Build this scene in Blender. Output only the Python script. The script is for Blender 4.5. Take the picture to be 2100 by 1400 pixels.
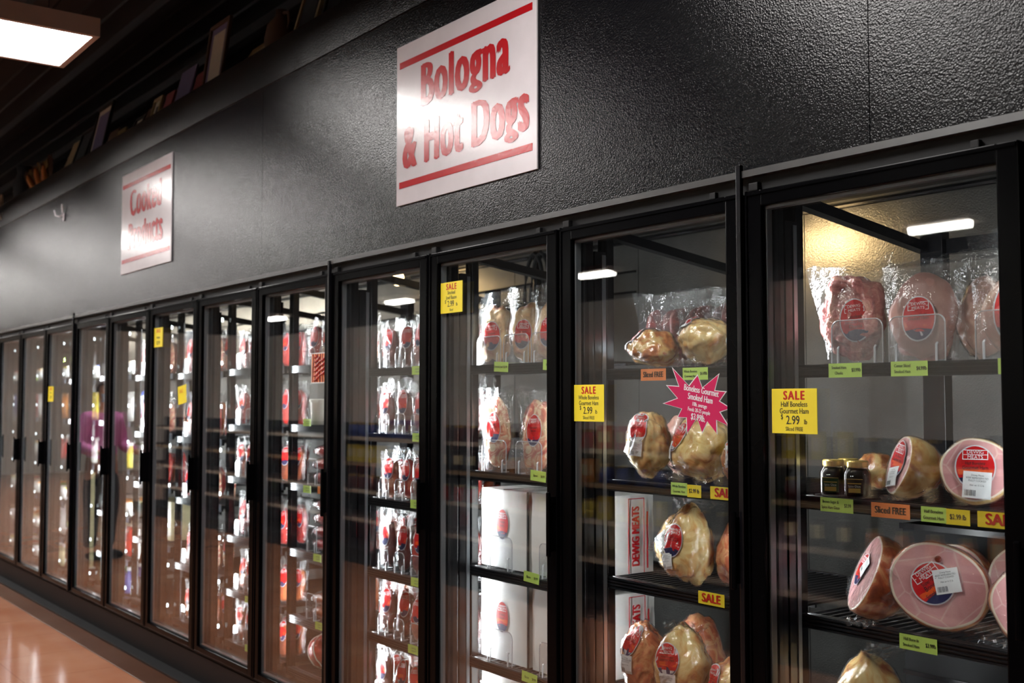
import bpy, bmesh, math, random
from math import sin, cos, pi, radians
from mathutils import Vector, Matrix, noise
from mathutils.bvhtree import BVHTree
S = bpy.context.scene
for o in list(bpy.data.objects): bpy.data.objects.remove(o)
COL = S.collection
random.seed(7)

# ---------------------------------------------------------------- camera, world, exposure
CAM = Vector((1.9504, -2.2379, 1.5829)); YAW, PITCH, FPX = radians(53.086), radians(3.08), 2284.5
FW = Vector((-sin(YAW)*cos(PITCH), cos(YAW)*cos(PITCH), sin(PITCH)))
RT = Vector((cos(YAW), sin(YAW), 0)); UP = RT.cross(FW)
cd = bpy.data.cameras.new('camera'); cam = bpy.data.objects.new('camera', cd); COL.objects.link(cam)
cam.location = CAM
cam.rotation_euler = Matrix((RT, UP, -FW)).transposed().to_euler()
cd.sensor_width = 36; cd.lens = FPX*36/2100; cd.clip_start = .05; cd.clip_end = 80
cd.dof.use_dof = True; cd.dof.focus_distance = 3.15; cd.dof.aperture_fstop = 4.2
S.camera = cam
w = bpy.data.worlds.new('World'); S.world = w; w.use_nodes = True
w.node_tree.nodes['Background'].inputs[0].default_value = (.55, .6, .75, 1)
w.node_tree.nodes['Background'].inputs[1].default_value = .012
S.view_settings.view_transform = 'Standard'; S.view_settings.look = 'None'
S.view_settings.exposure = 0; S.view_settings.gamma = 1; S.view_settings.use_curve_mapping = False
S.cycles.transparent_max_bounces = 20; S.cycles.max_bounces = 5; S.cycles.diffuse_bounces = 3; S.cycles.glossy_bounces = 3; S.cycles.adaptive_threshold = .025; S.cycles.use_light_tree = False
S.cycles.sample_clamp_indirect = 6; S.cycles.caustics_reflective = False; S.cycles.caustics_refractive = False
LAMP_E, LED_W, TUBE_E = 32.0, 2.6, 45.0

def at(u, v, y):                      # photo pixel -> point on the vertical plane at depth y
    d = FW + RT*((u-1050)/FPX) - UP*((v-700)/FPX)
    return CAM + d*((y-CAM.y)/d.y)

# ---------------------------------------------------------------- materials
MATS = {}
def nodes(name):
    m = bpy.data.materials.new(name); m.use_nodes = True; MATS[name] = m
    return m, m.node_tree, m.node_tree.nodes['Principled BSDF']
def texco(nt, scale=None):
    tc = nt.nodes.new('ShaderNodeTexCoord'); mp = nt.nodes.new('ShaderNodeMapping')
    nt.links.new(tc.outputs['Object'], mp.inputs[0])
    if scale: mp.inputs['Scale'].default_value = scale
    return mp.outputs[0]
def noise_n(nt, co, scale, detail=2, rough=.5, typ='ShaderNodeTexNoise'):
    n = nt.nodes.new(typ); n.inputs['Scale'].default_value = scale
    if typ == 'ShaderNodeTexNoise':
        n.inputs['Detail'].default_value = detail; n.inputs['Roughness'].default_value = rough
    nt.links.new(co, n.inputs['Vector']); return n
def bump_n(nt, h, strength, dist, nrm=None):
    b = nt.nodes.new('ShaderNodeBump'); b.inputs['Strength'].default_value = strength; b.inputs['Distance'].default_value = dist
    nt.links.new(h, b.inputs['Height'])
    if nrm: nt.links.new(nrm, b.inputs['Normal'])
    return b.outputs[0]
def ramp(nt, fac, stops):
    r = nt.nodes.new('ShaderNodeValToRGB'); nt.links.new(fac, r.inputs[0]); e = r.color_ramp.elements
    while len(e) > 1: e.remove(e[-1])
    e[0].position = stops[0][0]; e[0].color = (*stops[0][1], 1)
    for p, c in stops[1:]:
        q = e.new(p); q.color = (*c, 1)
    return r.outputs[0]
def lin(r, g, b):
    f = lambda c: ((c/255+.055)/1.055)**2.4 if c > 10 else c/255/12.92
    return (f(r), f(g), f(b))
def plain(name, col, rough=.5, metal=0, spec=.5, coat=0, em=None, es=0, bump=None):
    if name in MATS: return MATS[name]
    m, nt, p = nodes(name)
    p.inputs['Base Color'].default_value = (*col, 1); p.inputs['Roughness'].default_value = rough
    p.inputs['Metallic'].default_value = metal; p.inputs['Specular IOR Level'].default_value = spec
    p.inputs['Coat Weight'].default_value = coat; p.inputs['Coat Roughness'].default_value = .08
    if em: p.inputs['Emission Color'].default_value = (*em, 1); p.inputs['Emission Strength'].default_value = es
    co = texco(nt)
    if bump:
        n = noise_n(nt, co, bump[0], 3); nt.links.new(bump_n(nt, n.outputs[0], bump[1], bump[2]), p.inputs['Normal'])
    n2 = noise_n(nt, co, 9, 3); mx = nt.nodes.new('ShaderNodeMix'); mx.data_type = 'RGBA'; mx.blend_type = 'MULTIPLY'
    mx.inputs[0].default_value = .18; mx.inputs[6].default_value = (*col, 1)
    nt.links.new(n2.outputs[0], mx.inputs[7]); nt.links.new(mx.outputs[2], p.inputs['Base Color'])
    return m
# embossed black panel skin
m, nt, p = nodes('embossed_black'); co = texco(nt)
p.inputs['Base Color'].default_value = (.004, .004, .005, 1); p.inputs['Roughness'].default_value = .16; p.inputs['Specular IOR Level'].default_value = .25
v = noise_n(nt, co, 185, typ='ShaderNodeTexVoronoi'); n = noise_n(nt, co, 330, 2); n3 = noise_n(nt, co, 3, 2)
ad = nt.nodes.new('ShaderNodeMath'); nt.links.new(v.outputs[0], ad.inputs[0]); nt.links.new(n.outputs[0], ad.inputs[1])
nt.links.new(bump_n(nt, n3.outputs[0], .12, .02, bump_n(nt, ad.outputs[0], .38, .0017)), p.inputs['Normal'])
# stucco aluminium inside the cooler
m, nt, p = nodes('stucco_metal'); co = texco(nt)
p.inputs['Base Color'].default_value = (.36, .36, .34, 1); p.inputs['Roughness'].default_value = .38; p.inputs['Metallic'].default_value = .7
n = noise_n(nt, co, 150, 2); n2 = noise_n(nt, co, 4, 3)
nt.links.new(bump_n(nt, n.outputs[0], .5, .004), p.inputs['Normal'])
nt.links.new(ramp(nt, n2.outputs[0], [(.3, (.10, .10, .097)), (.7, (.16, .16, .155))]), p.inputs['Base Color'])
# glass
def film(name, tint, gloss_mul, rough, milky, bscale, bstr, bdist=.004, f0=.04):
    m = bpy.data.materials.new(name); m.use_nodes = True; nt = m.node_tree; MATS[name] = m
    for x in list(nt.nodes): nt.nodes.remove(x)
    N = nt.nodes.new; L = nt.links.new
    out = N('ShaderNodeOutputMaterial'); tr = N('ShaderNodeBsdfTransparent'); tr.inputs[0].default_value = (*tint, 1)
    gl = N('ShaderNodeBsdfGlossy'); gl.inputs['Roughness'].default_value = rough
    ge = N('ShaderNodeNewGeometry'); dt = N('ShaderNodeVectorMath'); dt.operation = 'DOT_PRODUCT'; L(ge.outputs['Incoming'], dt.inputs[0]); L(ge.outputs['Normal'], dt.inputs[1])
    def mth(op, a, b=None):
        q = N('ShaderNodeMath'); q.operation = op; L(a, q.inputs[0])
        if b is not None: q.inputs[1].default_value = b
        return q.outputs[0]
    e_ = mth('ABSOLUTE', dt.outputs['Value']); inv = N('ShaderNodeMath'); inv.operation = 'SUBTRACT'; inv.inputs[0].default_value = 1; inv.use_clamp = True; L(e_, inv.inputs[1])
    f5 = mth('POWER', inv.outputs[0], 5); f5 = mth('MULTIPLY', f5, 1-f0); f5 = mth('ADD', f5, f0)
    mu = N('ShaderNodeMath'); mu.operation = 'MULTIPLY'; mu.inputs[1].default_value = gloss_mul; mu.use_clamp = True; L(f5, mu.inputs[0])
    mix = N('ShaderNodeMixShader'); L(mu.outputs[0], mix.inputs[0]); L(tr.outputs[0], mix.inputs[1]); L(gl.outputs[0], mix.inputs[2])
    if bstr:
        co = texco(nt); n = noise_n(nt, co, bscale, 3, .6); b = bump_n(nt, n.outputs[0], bstr, bdist)
        L(b, gl.inputs['Normal']); L(b, dt.inputs[1])
    last = mix.outputs[0]
    if milky:
        df = N('ShaderNodeBsdfDiffuse'); df.inputs[0].default_value = (.85, .87, .9, 1)
        m2 = N('ShaderNodeMixShader'); m2.inputs[0].default_value = milky; L(last, m2.inputs[1]); L(df.outputs[0], m2.inputs[2]); last = m2.outputs[0]
    L(last, out.inputs[0]); return m
film('door_glass', (.975, .985, .98), 1.9, .012, 0, 1, 0)
film('vacuum_film', (.98, .98, .98), 1.3, .12, .03, 55, .6, .005)
film('bag_film', (.98, .985, .985), 2.0, .09, .025, 38, .9, .008)
film('clear_acrylic', (.97, .98, .99), 2.2, .05, .06, 20, .1)
film('acrylic_edge', (.95, .96, .97), 3.0, .08, .4, 20, .1)
film('jar_glass', (.95, .95, .93), 1.5, .03, 0, 1, 0)
plain('black_frame', (.002, .002, .0025), .2, 0, .05)
plain('matt_black', (.006, .006, .007), .6, 0, .3)
plain('steel_trim', (.18, .18, .18), .3, .9)
plain('grey_spacer', (.22, .24, .26), .35, .6)
plain('rack_black', (.006, .006, .008), .25, 0, .4)
plain('lip_dark', (.02, .023, .028), .32, .25)
plain('deck_wire', (.02, .02, .022), .45, .2)
plain('sign_white', lin(212, 206, 210), .2, spec=.3, bump=(60, .12, .003))
plain('sign_red', lin(176, 22, 30), .2, spec=.35, bump=(60, .12, .003))
plain('paper_yellow', lin(255, 234, 60), .5)
plain('paper_green', lin(200, 240, 118), .5)
plain('paper_orange', lin(248, 150, 90), .5)
plain('paper_white', lin(232, 236, 238), .5)
plain('print_black', (.02, .02, .022), .5)
plain('print_red', lin(205, 40, 30), .5)
plain('print_grey', lin(110, 116, 122), .5)
plain('burst_pink', lin(205, 20, 90), .45)
plain('label_red', lin(196, 28, 34), .3)
plain('label_orange', lin(222, 84, 30), .3)
plain('label_navy', lin(44, 46, 84), .3)
plain('label_silver', lin(205, 205, 210), .3)
plain('carton_white', lin(226, 226, 222), .55, bump=(6, .2, .02))
plain('carton_dark', lin(40, 34, 32), .7)
plain('card_brown', lin(150, 110, 76), .8)
plain('lamp_frame', lin(196, 180, 172), .5)
plain('tub_white', lin(236, 236, 226), .4)
plain('gold_lid', lin(206, 176, 96), .3, .6)
plain('jar_dark', lin(34, 20, 16), .35)
plain('jar_green', lin(30, 70, 40), .4)
plain('base_rubber', lin(30, 23, 20), .2, spec=.4)
plain('wall_paint', lin(228, 228, 222), .7)
plain('wall_dark', lin(16, 17, 22), .8)
plain('cloth_pink', lin(226, 130, 190), .8)
plain('cloth_dark', lin(26, 28, 40), .8)
plain('skin', lin(200, 150, 125), .5)
plain('hair_brown', lin(60, 40, 30), .6)
plain('mask_blue', lin(110, 175, 215), .7)
plain('netting', lin(235, 225, 215), .5)
for nm, c in dict(w_beige=(150, 128, 96), w_brown=(70, 42, 26), w_dark=(22, 24, 34), w_purple=(96, 84, 118), w_cream=(190, 178, 160), w_red=(110, 34, 40), w_corn=(190, 110, 50), w_tan=(120, 92, 50)).items():
    plain(nm, lin(*c), .7)
for nm, c in dict(pk_orange=(222, 140, 60), pk_yellow=(226, 204, 70), pk_red=(190, 40, 36), pk_green=(70, 130, 60), pk_white=(230, 230, 226), pk_blue=(60, 80, 150), pk_cream=(226, 214, 170), pk_wine=(90, 30, 34)).items():
    plain(nm, lin(*c), .35)
def emit(name, col, s):
    m = bpy.data.materials.new(name); m.use_nodes = True; nt = m.node_tree; MATS[name] = m
    for x in list(nt.nodes): nt.nodes.remove(x)
    o = nt.nodes.new('ShaderNodeOutputMaterial'); e = nt.nodes.new('ShaderNodeEmission'); e.inputs[0].default_value = (*col, 1); e.inputs[1].default_value = s
    nt.links.new(e.outputs[0], o.inputs[0]); return m
emit('lamp_glow', (1, .96, .93), LAMP_E); emit('tube_glow', (1, .98, .9), TUBE_E); emit('led_glow', (.85, .95, 1), 8); emit('warm_glow', (1, .68, .34), 12)
for n_ in ('led_glow', 'tube_glow', 'warm_glow'): MATS[n_].cycles.emission_sampling = 'NONE'
# meats
def meat(name, stops, scale, rough=.32, detail=4, dist=.6, bs=40, bstr=.35, coat=.5, seams=None):
    m, nt, p = nodes(name); co = texco(nt); n = noise_n(nt, co, scale, detail, .55); n.inputs['Distortion'].default_value = dist
    c = ramp(nt, n.outputs[0], stops)
    if seams:
        wv = noise_n(nt, co, seams[0], typ='ShaderNodeTexVoronoi'); wv.feature = 'DISTANCE_TO_EDGE'
        f = nt.nodes.new('ShaderNodeMapRange'); f.inputs[1].default_value = 0; f.inputs[2].default_value = seams[1]; f.inputs[3].default_value = .5; f.inputs[4].default_value = 0
        nt.links.new(wv.outputs['Distance'], f.inputs[0]); mx = nt.nodes.new('ShaderNodeMix'); mx.data_type = 'RGBA'
        nt.links.new(f.outputs[0], mx.inputs[0]); nt.links.new(c, mx.inputs[6]); mx.inputs[7].default_value = (*seams[2], 1); c = mx.outputs[2]
    nt.links.new(c, p.inputs['Base Color']); p.inputs['Roughness'].default_value = rough
    p.inputs['Coat Weight'].default_value = coat; p.inputs['Coat Roughness'].default_value = .12
    p.inputs['Subsurface Weight'].default_value = .0
    b = noise_n(nt, co, bs, 3); bn = bump_n(nt, b.outputs[0], bstr, .006); nt.links.new(bn, p.inputs['Normal']); nt.links.new(bn, p.inputs['Coat Normal'])
    return m
meat('ham_skin', [(.33, lin(150, 82, 42)), (.45, lin(208, 128, 66)), (.53, lin(228, 184, 112)), (.62, lin(232, 202, 140)), (.74, lin(196, 98, 70))], 15, dist=1.2)
meat('ham_skin_gold', [(.3, lin(176, 96, 52)), (.42, lin(226, 176, 104)), (.55, lin(238, 214, 150)), (.66, lin(226, 186, 116)), (.76, lin(206, 116, 84))], 13, dist=1.2)
meat('ham_skin_orange', [(.3, lin(150, 66, 40)), (.45, lin(212, 112, 66)), (.55, lin(234, 172, 116)), (.7, lin(200, 92, 62))], 16, dist=1.2)
meat('ham_cut', [(.35, lin(204, 138, 142)), (.55, lin(222, 164, 164)), (.72, lin(234, 194, 190))], 6, .38, bs=60, bstr=.1, coat=.3, seams=(9, .02, lin(240, 214, 206)))
meat('ham_fat', [(.3, lin(240, 214, 190)), (.6, lin(236, 226, 206))], 14, .35, bs=50, bstr=.15)
meat('ham_pale', [(.35, lin(196, 128, 112)), (.55, lin(216, 168, 148)), (.7, lin(226, 200, 176))], 10, .35, bs=60, bstr=.25, coat=.4)
meat('meat_chunks', [(.32, lin(150, 70, 74)), (.5, lin(196, 118, 112)), (.64, lin(216, 158, 142)), (.76, lin(200, 150, 110))], 26, .3, bs=70, bstr=.9, dist=1.5)
meat('meat_slice', [(.35, lin(168, 112, 104)), (.6, lin(196, 146, 134))], 7, .35, bs=80, bstr=.12)
meat('meat_dark', [(.35, lin(70, 18, 18)), (.6, lin(116, 34, 28)), (.75, lin(150, 70, 52))], 22, .3, bs=60, bstr=.5)
meat('meat_brown', [(.35, lin(110, 46, 26)), (.6, lin(168, 82, 44)), (.75, lin(190, 116, 66))], 16, .3, bs=50, bstr=.4)
meat('meat_orange', [(.35, lin(168, 76, 36)), (.6, lin(212, 116, 62)), (.75, lin(226, 150, 90))], 16, .3, bs=50, bstr=.4)
meat('meat_red', [(.35, lin(150, 26, 26)), (.6, lin(196, 54, 44)), (.78, lin(216, 120, 100))], 24, .3, bs=60, bstr=.5)
meat('meat_bacon', [(.36, lin(196, 96, 84)), (.48, lin(222, 150, 120)), (.56, lin(240, 214, 178)), (.72, lin(232, 196, 150))], 18, .3, bs=50, bstr=.4, dist=2)
meat('meat_jowl', [(.34, lin(206, 120, 100)), (.46, lin(232, 186, 140)), (.6, lin(240, 216, 168)), (.75, lin(214, 176, 110))], 12, .3, bs=40, bstr=.5)
# floor
m, nt, p = nodes('floor_tile'); co = texco(nt); n = noise_n(nt, co, 2.2, 4); n2 = noise_n(nt, co, 40, 3)
br = nt.nodes.new('ShaderNodeTexBrick'); br.offset = 0; br.inputs['Scale'].default_value = 1; br.inputs['Brick Width'].default_value = .61; br.inputs['Row Height'].default_value = .61
br.inputs['Mortar Size'].default_value = .003; br.inputs['Color1'].default_value = (1, 1, 1, 1); br.inputs['Color2'].default_value = (.93, .93, .93, 1); br.inputs['Mortar'].default_value = (.62, .55, .5, 1)
nt.links.new(co, br.inputs['Vector'])
mx = nt.nodes.new('ShaderNodeMix'); mx.data_type = 'RGBA'; mx.blend_type = 'MULTIPLY'; mx.inputs[0].default_value = 1
nt.links.new(ramp(nt, n.outputs[0], [(.3, lin(190, 122, 88)), (.7, lin(208, 146, 112))]), mx.inputs[6]); nt.links.new(br.outputs[0], mx.inputs[7])
nt.links.new(mx.outputs[2], p.inputs['Base Color']); p.inputs['Roughness'].default_value = .16
nt.links.new(bump_n(nt, n.outputs[0], .1, .01), p.inputs['Normal'])
# rusted ribbed ceiling
plain('ceiling_black', (.012, .013, .02), .5, .0, .5)
# picture sticker of links on a grill
m, nt, p = nodes('grill_photo'); co = texco(nt, (1, 1, 1)); wv = nt.nodes.new('ShaderNodeTexWave'); wv.inputs['Scale'].default_value = 14; wv.inputs['Distortion'].default_value = 5
nt.links.new(co, wv.inputs[0]); nt.links.new(ramp(nt, wv.outputs[0], [(0, lin(40, 20, 24)), (.35, lin(150, 40, 24)), (.7, lin(214, 92, 50)), (1, lin(236, 170, 120))]), p.inputs['Base Color'])
# purple etching inside a picture frame
M = MATS

# ---------------------------------------------------------------- mesh helpers
def mesh(name, verts, faces, mats=('matt_black',), fm=None, smooth=False):
    me = bpy.data.meshes.new(name); me.from_pydata([tuple(v) for v in verts], [], faces)
    for m_ in mats: me.materials.append(M[m_])
    if fm: me.polygons.foreach_set('material_index', fm)
    if smooth: me.polygons.foreach_set('use_smooth', [True]*len(me.polygons))
    me.update(); return me
class MB:
    def __init__(s): s.v = []; s.f = []; s.m = []
    def add(s, vs, fs, mi=0):
        b = len(s.v); s.v += [Vector(v) for v in vs]; s.f += [tuple(i+b for i in f) for f in fs]; s.m += [mi]*len(fs); return s
    def box(s, x0, x1, y0, y1, z0, z1, mi=0, bev=0):
        if bev:
            bm = bmesh.new(); bmesh.ops.create_cube(bm, size=1)
            for v in bm.verts: v.co = Vector(((x0+x1)/2+v.co.x*(x1-x0), (y0+y1)/2+v.co.y*(y1-y0), (z0+z1)/2+v.co.z*(z1-z0)))
            bmesh.ops.bevel(bm, geom=bm.edges[:], offset=bev, segments=2, affect='EDGES', profile=.6)
            bm.verts.index_update(); s.add([v.co.copy() for v in bm.verts], [[v.index for v in f.verts] for f in bm.faces], mi); bm.free(); return s
        return s.add([(x, y, z) for x in (x0, x1) for y in (y0, y1) for z in (z0, z1)], [(0, 1, 3, 2), (4, 6, 7, 5), (0, 4, 5, 1), (2, 3, 7, 6), (0, 2, 6, 4), (1, 5, 7, 3)], mi)
    def tube(s, pts, r, n=8, mi=0):
        pts = [Vector(p_) for p_ in pts]; rings = []
        for i, p_ in enumerate(pts):
            t = (pts[min(i+1, len(pts)-1)]-pts[max(i-1, 0)]).normalized(); a = t.orthogonal().normalized() if abs(t.z) > .99 else t.cross(Vector((0, 0, 1))).normalized(); b = t.cross(a)
            rr = r[i] if isinstance(r, (list, tuple)) else r
            rings.append([p_+(a*cos(2*pi*k/n)+b*sin(2*pi*k/n))*rr for k in range(n)])
        fs = [(i*n+k, i*n+(k+1) % n, (i+1)*n+(k+1) % n, (i+1)*n+k) for i in range(len(pts)-1) for k in range(n)]
        fs += [tuple(range(n))[::-1], tuple((len(pts)-1)*n+k for k in range(n))]
        return s.add([q for R_ in rings for q in R_], fs, mi)
    def lathe(s, prof, n=24, mi=0, sq=0):
        vs = []
        for r, z in prof:
            for k in range(n):
                a = 2*pi*k/n; e = 1
                if sq: e = (abs(cos(a))**sq+abs(sin(a))**sq)**(-1/sq)
                vs.append((r*cos(a)*e, r*sin(a)*e, z))
        fs = [(i*n+k, i*n+(k+1) % n, (i+1)*n+(k+1) % n, (i+1)*n+k) for i in range(len(prof)-1) for k in range(n)]
        fs += [tuple(range(n))[::-1], tuple((len(prof)-1)*n+k for k in range(n))]
        return s.add(vs, fs, mi)
    def mesh(s, name, mats, smooth=False):
        return mesh(name, s.v, s.f, mats if isinstance(mats, (list, tuple)) else (mats,), s.m, smooth)
def obj(name, me, parent=None, loc=None, rot=None):
    o = bpy.data.objects.new(name, me); COL.objects.link(o)
    if parent: o.parent = parent
    if loc is not None: o.location = loc
    if rot is not None: o.rotation_euler = rot
    return o
def tag(o, label=None, cat=None, group=None, kind=None):
    if label: o['label'] = label
    if cat: o['category'] = cat
    if group: o['group'] = group
    if kind: o['kind'] = kind
    return o
def thing(name, label, cat, loc=(0, 0, 0), rot=(0, 0, 0), group=None):
    o = obj(name, None, None, loc, rot); o.empty_display_size = .05; return tag(o, label, cat, group)
def struct(name, mb, mats, smooth=False):
    return tag(obj(name, mb.mesh(name, mats, smooth)), kind='structure')
KID = {}
def kids(o):
    if o.name not in KID: KID[o.name] = [(c, list(c.children)) for c in o.children]
    return KID[o.name]
def dup(root, loc, rot=None, label=None, group=None, scale=None):   # a thing with copies of its parts and sub-parts
    r = root.copy(); COL.objects.link(r); r.location = loc
    if rot is not None: r.rotation_euler = rot
    if scale is not None: r.scale = scale
    if label: r['label'] = label
    if group: r['group'] = group
    for ch, gs in kids(root):
        c = ch.copy(); COL.objects.link(c); c.parent = r
        for g in gs:
            d = g.copy(); COL.objects.link(d); d.parent = c
    return r
# text -> flat mesh in the XZ plane, facing -Y, centred
TXT = {}
def text(s, size, mat, bold=0, xs=1, shear=0, spacing=1, depth=.0006, lh=1.0, fat=0, tall=0):
    key = (s, size, mat, bold, xs, shear, spacing, depth, lh, fat, tall)
    if key in TXT: return TXT[key]
    cu = bpy.data.curves.new('t', 'FONT'); cu.body = s; cu.size = size; cu.offset = 0*bold; cu.shear = shear; cu.space_character = spacing
    cu.align_x = 'CENTER'; cu.align_y = 'TOP_BASELINE' if tall else 'CENTER'; cu.space_line = lh; cu.resolution_u = 3
    o = bpy.data.objects.new('t', cu); COL.objects.link(o); bpy.context.view_layer.update()
    me0 = o.to_mesh(); v0 = [(v.co.x*xs, v.co.y) for v in me0.vertices]; f0 = [tuple(p_.vertices) for p_ in me0.polygons]; o.to_mesh_clear(); vs = []; fs = []
    if tall:                              # poster lettering: high x-height, short tails; tall = cap height
        xh, cp = .48*size, .70*size; f_ = lambda y: y*.45 if y < 0 else (y/xh*tall*.8 if y < xh else tall*.8+(y-xh)/(cp-xh)*tall*.2)
        v0 = [(x, f_(y)) for x, y in v0]
    sh = [(0, 0)] if fat == 0 else [(-fat, 0), (fat, 0), (0, 0), (0, fat*.35), (0, -fat*.35), (-fat*.5, 0), (fat*.5, 0)] if fat > .03 else [(-fat, 0), (fat, 0)]
    for i_, (dx_, dz_) in enumerate(sh):
        b_ = len(vs); vs += [Vector((x+dx_*size, -1e-5*i_, y+dz_*size)) for x, y in v0]; fs += [tuple(q+b_ for q in f) for f in f0]
    bpy.data.objects.remove(o); bpy.data.curves.remove(cu)
    me = mesh('text', vs, fs, (mat,)); TXT[key] = me; return me
def flat_ellipse(a, b, y=0, n=40, mi=0, mb=None, zlo=None, zhi=None, cx=0, cz=0):
    mb = mb or MB(); pts = []
    for k in range(n):
        t = 2*pi*k/n; x, z = a*cos(t), b*sin(t)
        if zlo is not None: z = max(z, zlo)
        if zhi is not None: z = min(z, zhi)
        if zlo is not None and b*sin(t) < zlo: x = max(-1, min(1, (x/a)))*a
        pts.append((x+cx, y, z+cz))
    mb.add(pts, [tuple(range(n))], mi); return mb
def grid_ellipse(a, b, y, mb, mi, nr=5, n=32, z0=-9, z1=9):
    c0 = len(mb.v); vs = [(0, y, max(min(0, z1), z0))]; fs = []
    for r in range(1, nr+1):
        for k in range(n):
            t = 2*pi*k/n; x, z = a*r/nr*cos(t), b*r/nr*sin(t)
            if z < z0: z = z0
            if z > z1: z = z1
            vs.append((x, y, z))
    for k in range(n): fs.append((0, 1+k, 1+(k+1) % n))
    for r in range(nr-1):
        for k in range(n): fs.append((1+r*n+k, 1+(r+1)*n+k, 1+(r+1)*n+(k+1) % n, 1+r*n+(k+1) % n))
    mb.add(vs, fs, mi); return mb

# ---------------------------------------------------------------- setting
XL, XR = -15.0, 3.04          # cooler extent
PW, NL, NR_ = .76, -14, 1     # door pitch; door k spans k*PW .. (k+1)*PW
struct('floor', MB().box(-24, 6, -9.6, -.02, -.06, 0), 'floor_tile')
cb = MB().box(-24, 6, -9.6, 2.2, 4.5, 4.6)
for i in range(62):
    y = -9.4+i*.19
    if i % 4 == 0: cb.box(-24, 6, y, y+.07, 4.42, 4.5)
    else: cb.box(-24, 6, y, y+.025, 4.475, 4.5)
struct('ceiling', cb, 'ceiling_black')
struct('wall_front', MB().box(-24, 6, -9.75, -9.6, 0, 3.2), 'wall_paint')
struct('wall_front_upper', MB().box(-24, 6, -9.75, -9.6, 3.2, 4.5), 'wall_dark')
struct('wall_left', MB().box(-24.15, -24, -9.6, 2.2, -.06, 3.2), 'wall_paint')
struct('wall_left_upper', MB().box(-24.15, -24, -9.6, 2.2, 3.2, 4.5), 'wall_dark')
struct('wall_right', MB().box(6, 6.15, -9.6, 2.2, -.06, 4.5), 'wall_dark')
struct('wall_back', MB().box(-24, 6, 2.2, 2.3, -.06, 4.5), 'wall_dark')
# cooler body
seams = [-13.33, -9.92, -6.51, -3.025, .383, XR]
for i, (a, b) in enumerate(zip([XL]+seams[:-1], seams)):
    struct('wall_header.%03d' % i if i else 'wall_header', MB().box(a+.0015, b-.0015, -.006, .06, 2.183, 3.098), 'embossed_black')
up = MB().add([(XL, -.012, 3.098), (XR, -.012, 3.098), (XR, -.03, 3.275), (XL, -.03, 3.275), (XL, .06, 3.098), (XR, .06, 3.098), (XR, .06, 3.275), (XL, .06, 3.275)],
              [(0, 1, 2, 3), (5, 4, 7, 6), (3, 2, 6, 7), (0, 4, 5, 1), (1, 5, 6, 2), (4, 0, 3, 7)])
struct('trim_1', up, 'embossed_black')
struct('ceiling_cooler', MB().box(XL, XR, .06, 1.56, 2.39, 2.45).box(XL, XR, .06, 1.9, 3.2, 3.275), 'stucco_metal')
bw = MB()
for a in range(-15, 3): bw.box(a*1.0+.002, min(a+1.0, XR)-.002, 1.5, 1.56, .1, 2.39)
struct('wall_cooler', bw, 'stucco_metal')
struct('wall_cooler_end', MB().box(XL-.06, XL, -.006, 1.56, 0, 3.275).box(XR, XR+.06, -.006, 1.56, 0, 3.275), 'stucco_metal')
struct('floor_cooler', MB().box(XL, XR, .06, 1.56, .1, .26), 'stucco_metal')
struct('baseboard_cooler', MB().box(XL, XR, -.006, .05, 0, .262, 1).box(XL, XR, -.075, -.006, .0, .118, 0, .008).box(XL, XR, -.085, -.006, .118, .128, 1), ['base_rubber', 'matt_black'])
struct('trim_2', MB().box(XL, XR, -.028, .05, 2.165, 2.183), 'steel_trim')
struct('trim_3', MB().box(XL, XR, -.002, .05, 2.125, 2.165).box(XL, XR, .0, .05, .262, .285), 'matt_black')
n_ = 4
for k in range(NL, NR_+2):
    x = k*PW; mb = MB().box(x-.05, x+.05, .042, .085, .26, 2.165, 0, .004)
    for j, q in enumerate((-.035, -.012, .012, .035)): mb.box(x+q-.003, x+q+.003, .085, .09, .3, 2.1)
    if k in (0, -3, -8): mb.box(x-.0085, x+.0065, -.035, -.021, .28, 2.2 if k in (0, -8) else 2.18, 0, .002)
    struct('trim_%d' % n_, mb, 'rack_black'); n_ += 1

# ---------------------------------------------------------------- doors
dn = {1: 'rightmost', 0: 'the wide open view of cut hams and jars', -1: 'pink starburst', -2: 'white cartons', -3: 'red label pouches on every shelf', -4: 'sausage picture', -5: 'sixth from right', -6: 'long yellow tag and hanging yellow note'}
DOORTXT = {1: 'black framed glass cooler door mostly cut off at the right edge', 0: 'black framed glass cooler door before the cut half hams and glaze jars',
 -1: 'black framed glass cooler door carrying the pink starburst sticker', -2: 'black framed glass cooler door before the white bacon cartons with jowl bacon tag',
 -3: 'black framed glass cooler door just left of the jowl bacon tag door', -4: 'black framed glass cooler door carrying the grilled sausage picture',
 -5: 'black framed glass cooler door between the sausage picture door and the hanging yellow note door', -6: 'black framed glass cooler door with a yellow tag at top left and a loose yellow note',
 -7: 'black framed glass cooler door just left of the loose yellow note door', -8: 'black framed glass cooler door showing tall white posts near its foot',
 -9: 'black framed glass cooler door with one small yellow tag at mid height', -10: 'black framed glass cooler door second from the left that shows whole',
 -11: 'black framed glass cooler door leftmost that shows whole', -12: 'black framed glass cooler door cut by the left edge of the photo',
 -13: 'black framed glass cooler door at the far left end of the row', -14: 'black framed glass cooler door at the far left end of the row'}
fr = MB(); x0, x1, z0, z1 = .0095, .7505, .285, 2.128
fr.box(x0, .062, -.02, .036, z0, z1, 0, .004).box(.7, x1, -.02, .036, z0, z1, 0, .004).box(.06, .702, -.02, .036, z0, .315, 0, .004).box(.06, .702, -.02, .036, 2.085, z1, 0, .004)
fr.box(x0+.004, x1-.004, -.024, -.02, z1-.012, z1-.004).box(x0+.003, x0+.009, -.024, -.02, z0, z1)
fr.box(.0, .03, .0, .03, z1, z1+.02)
FRM = fr.mesh('frame', 'black_frame')
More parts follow.
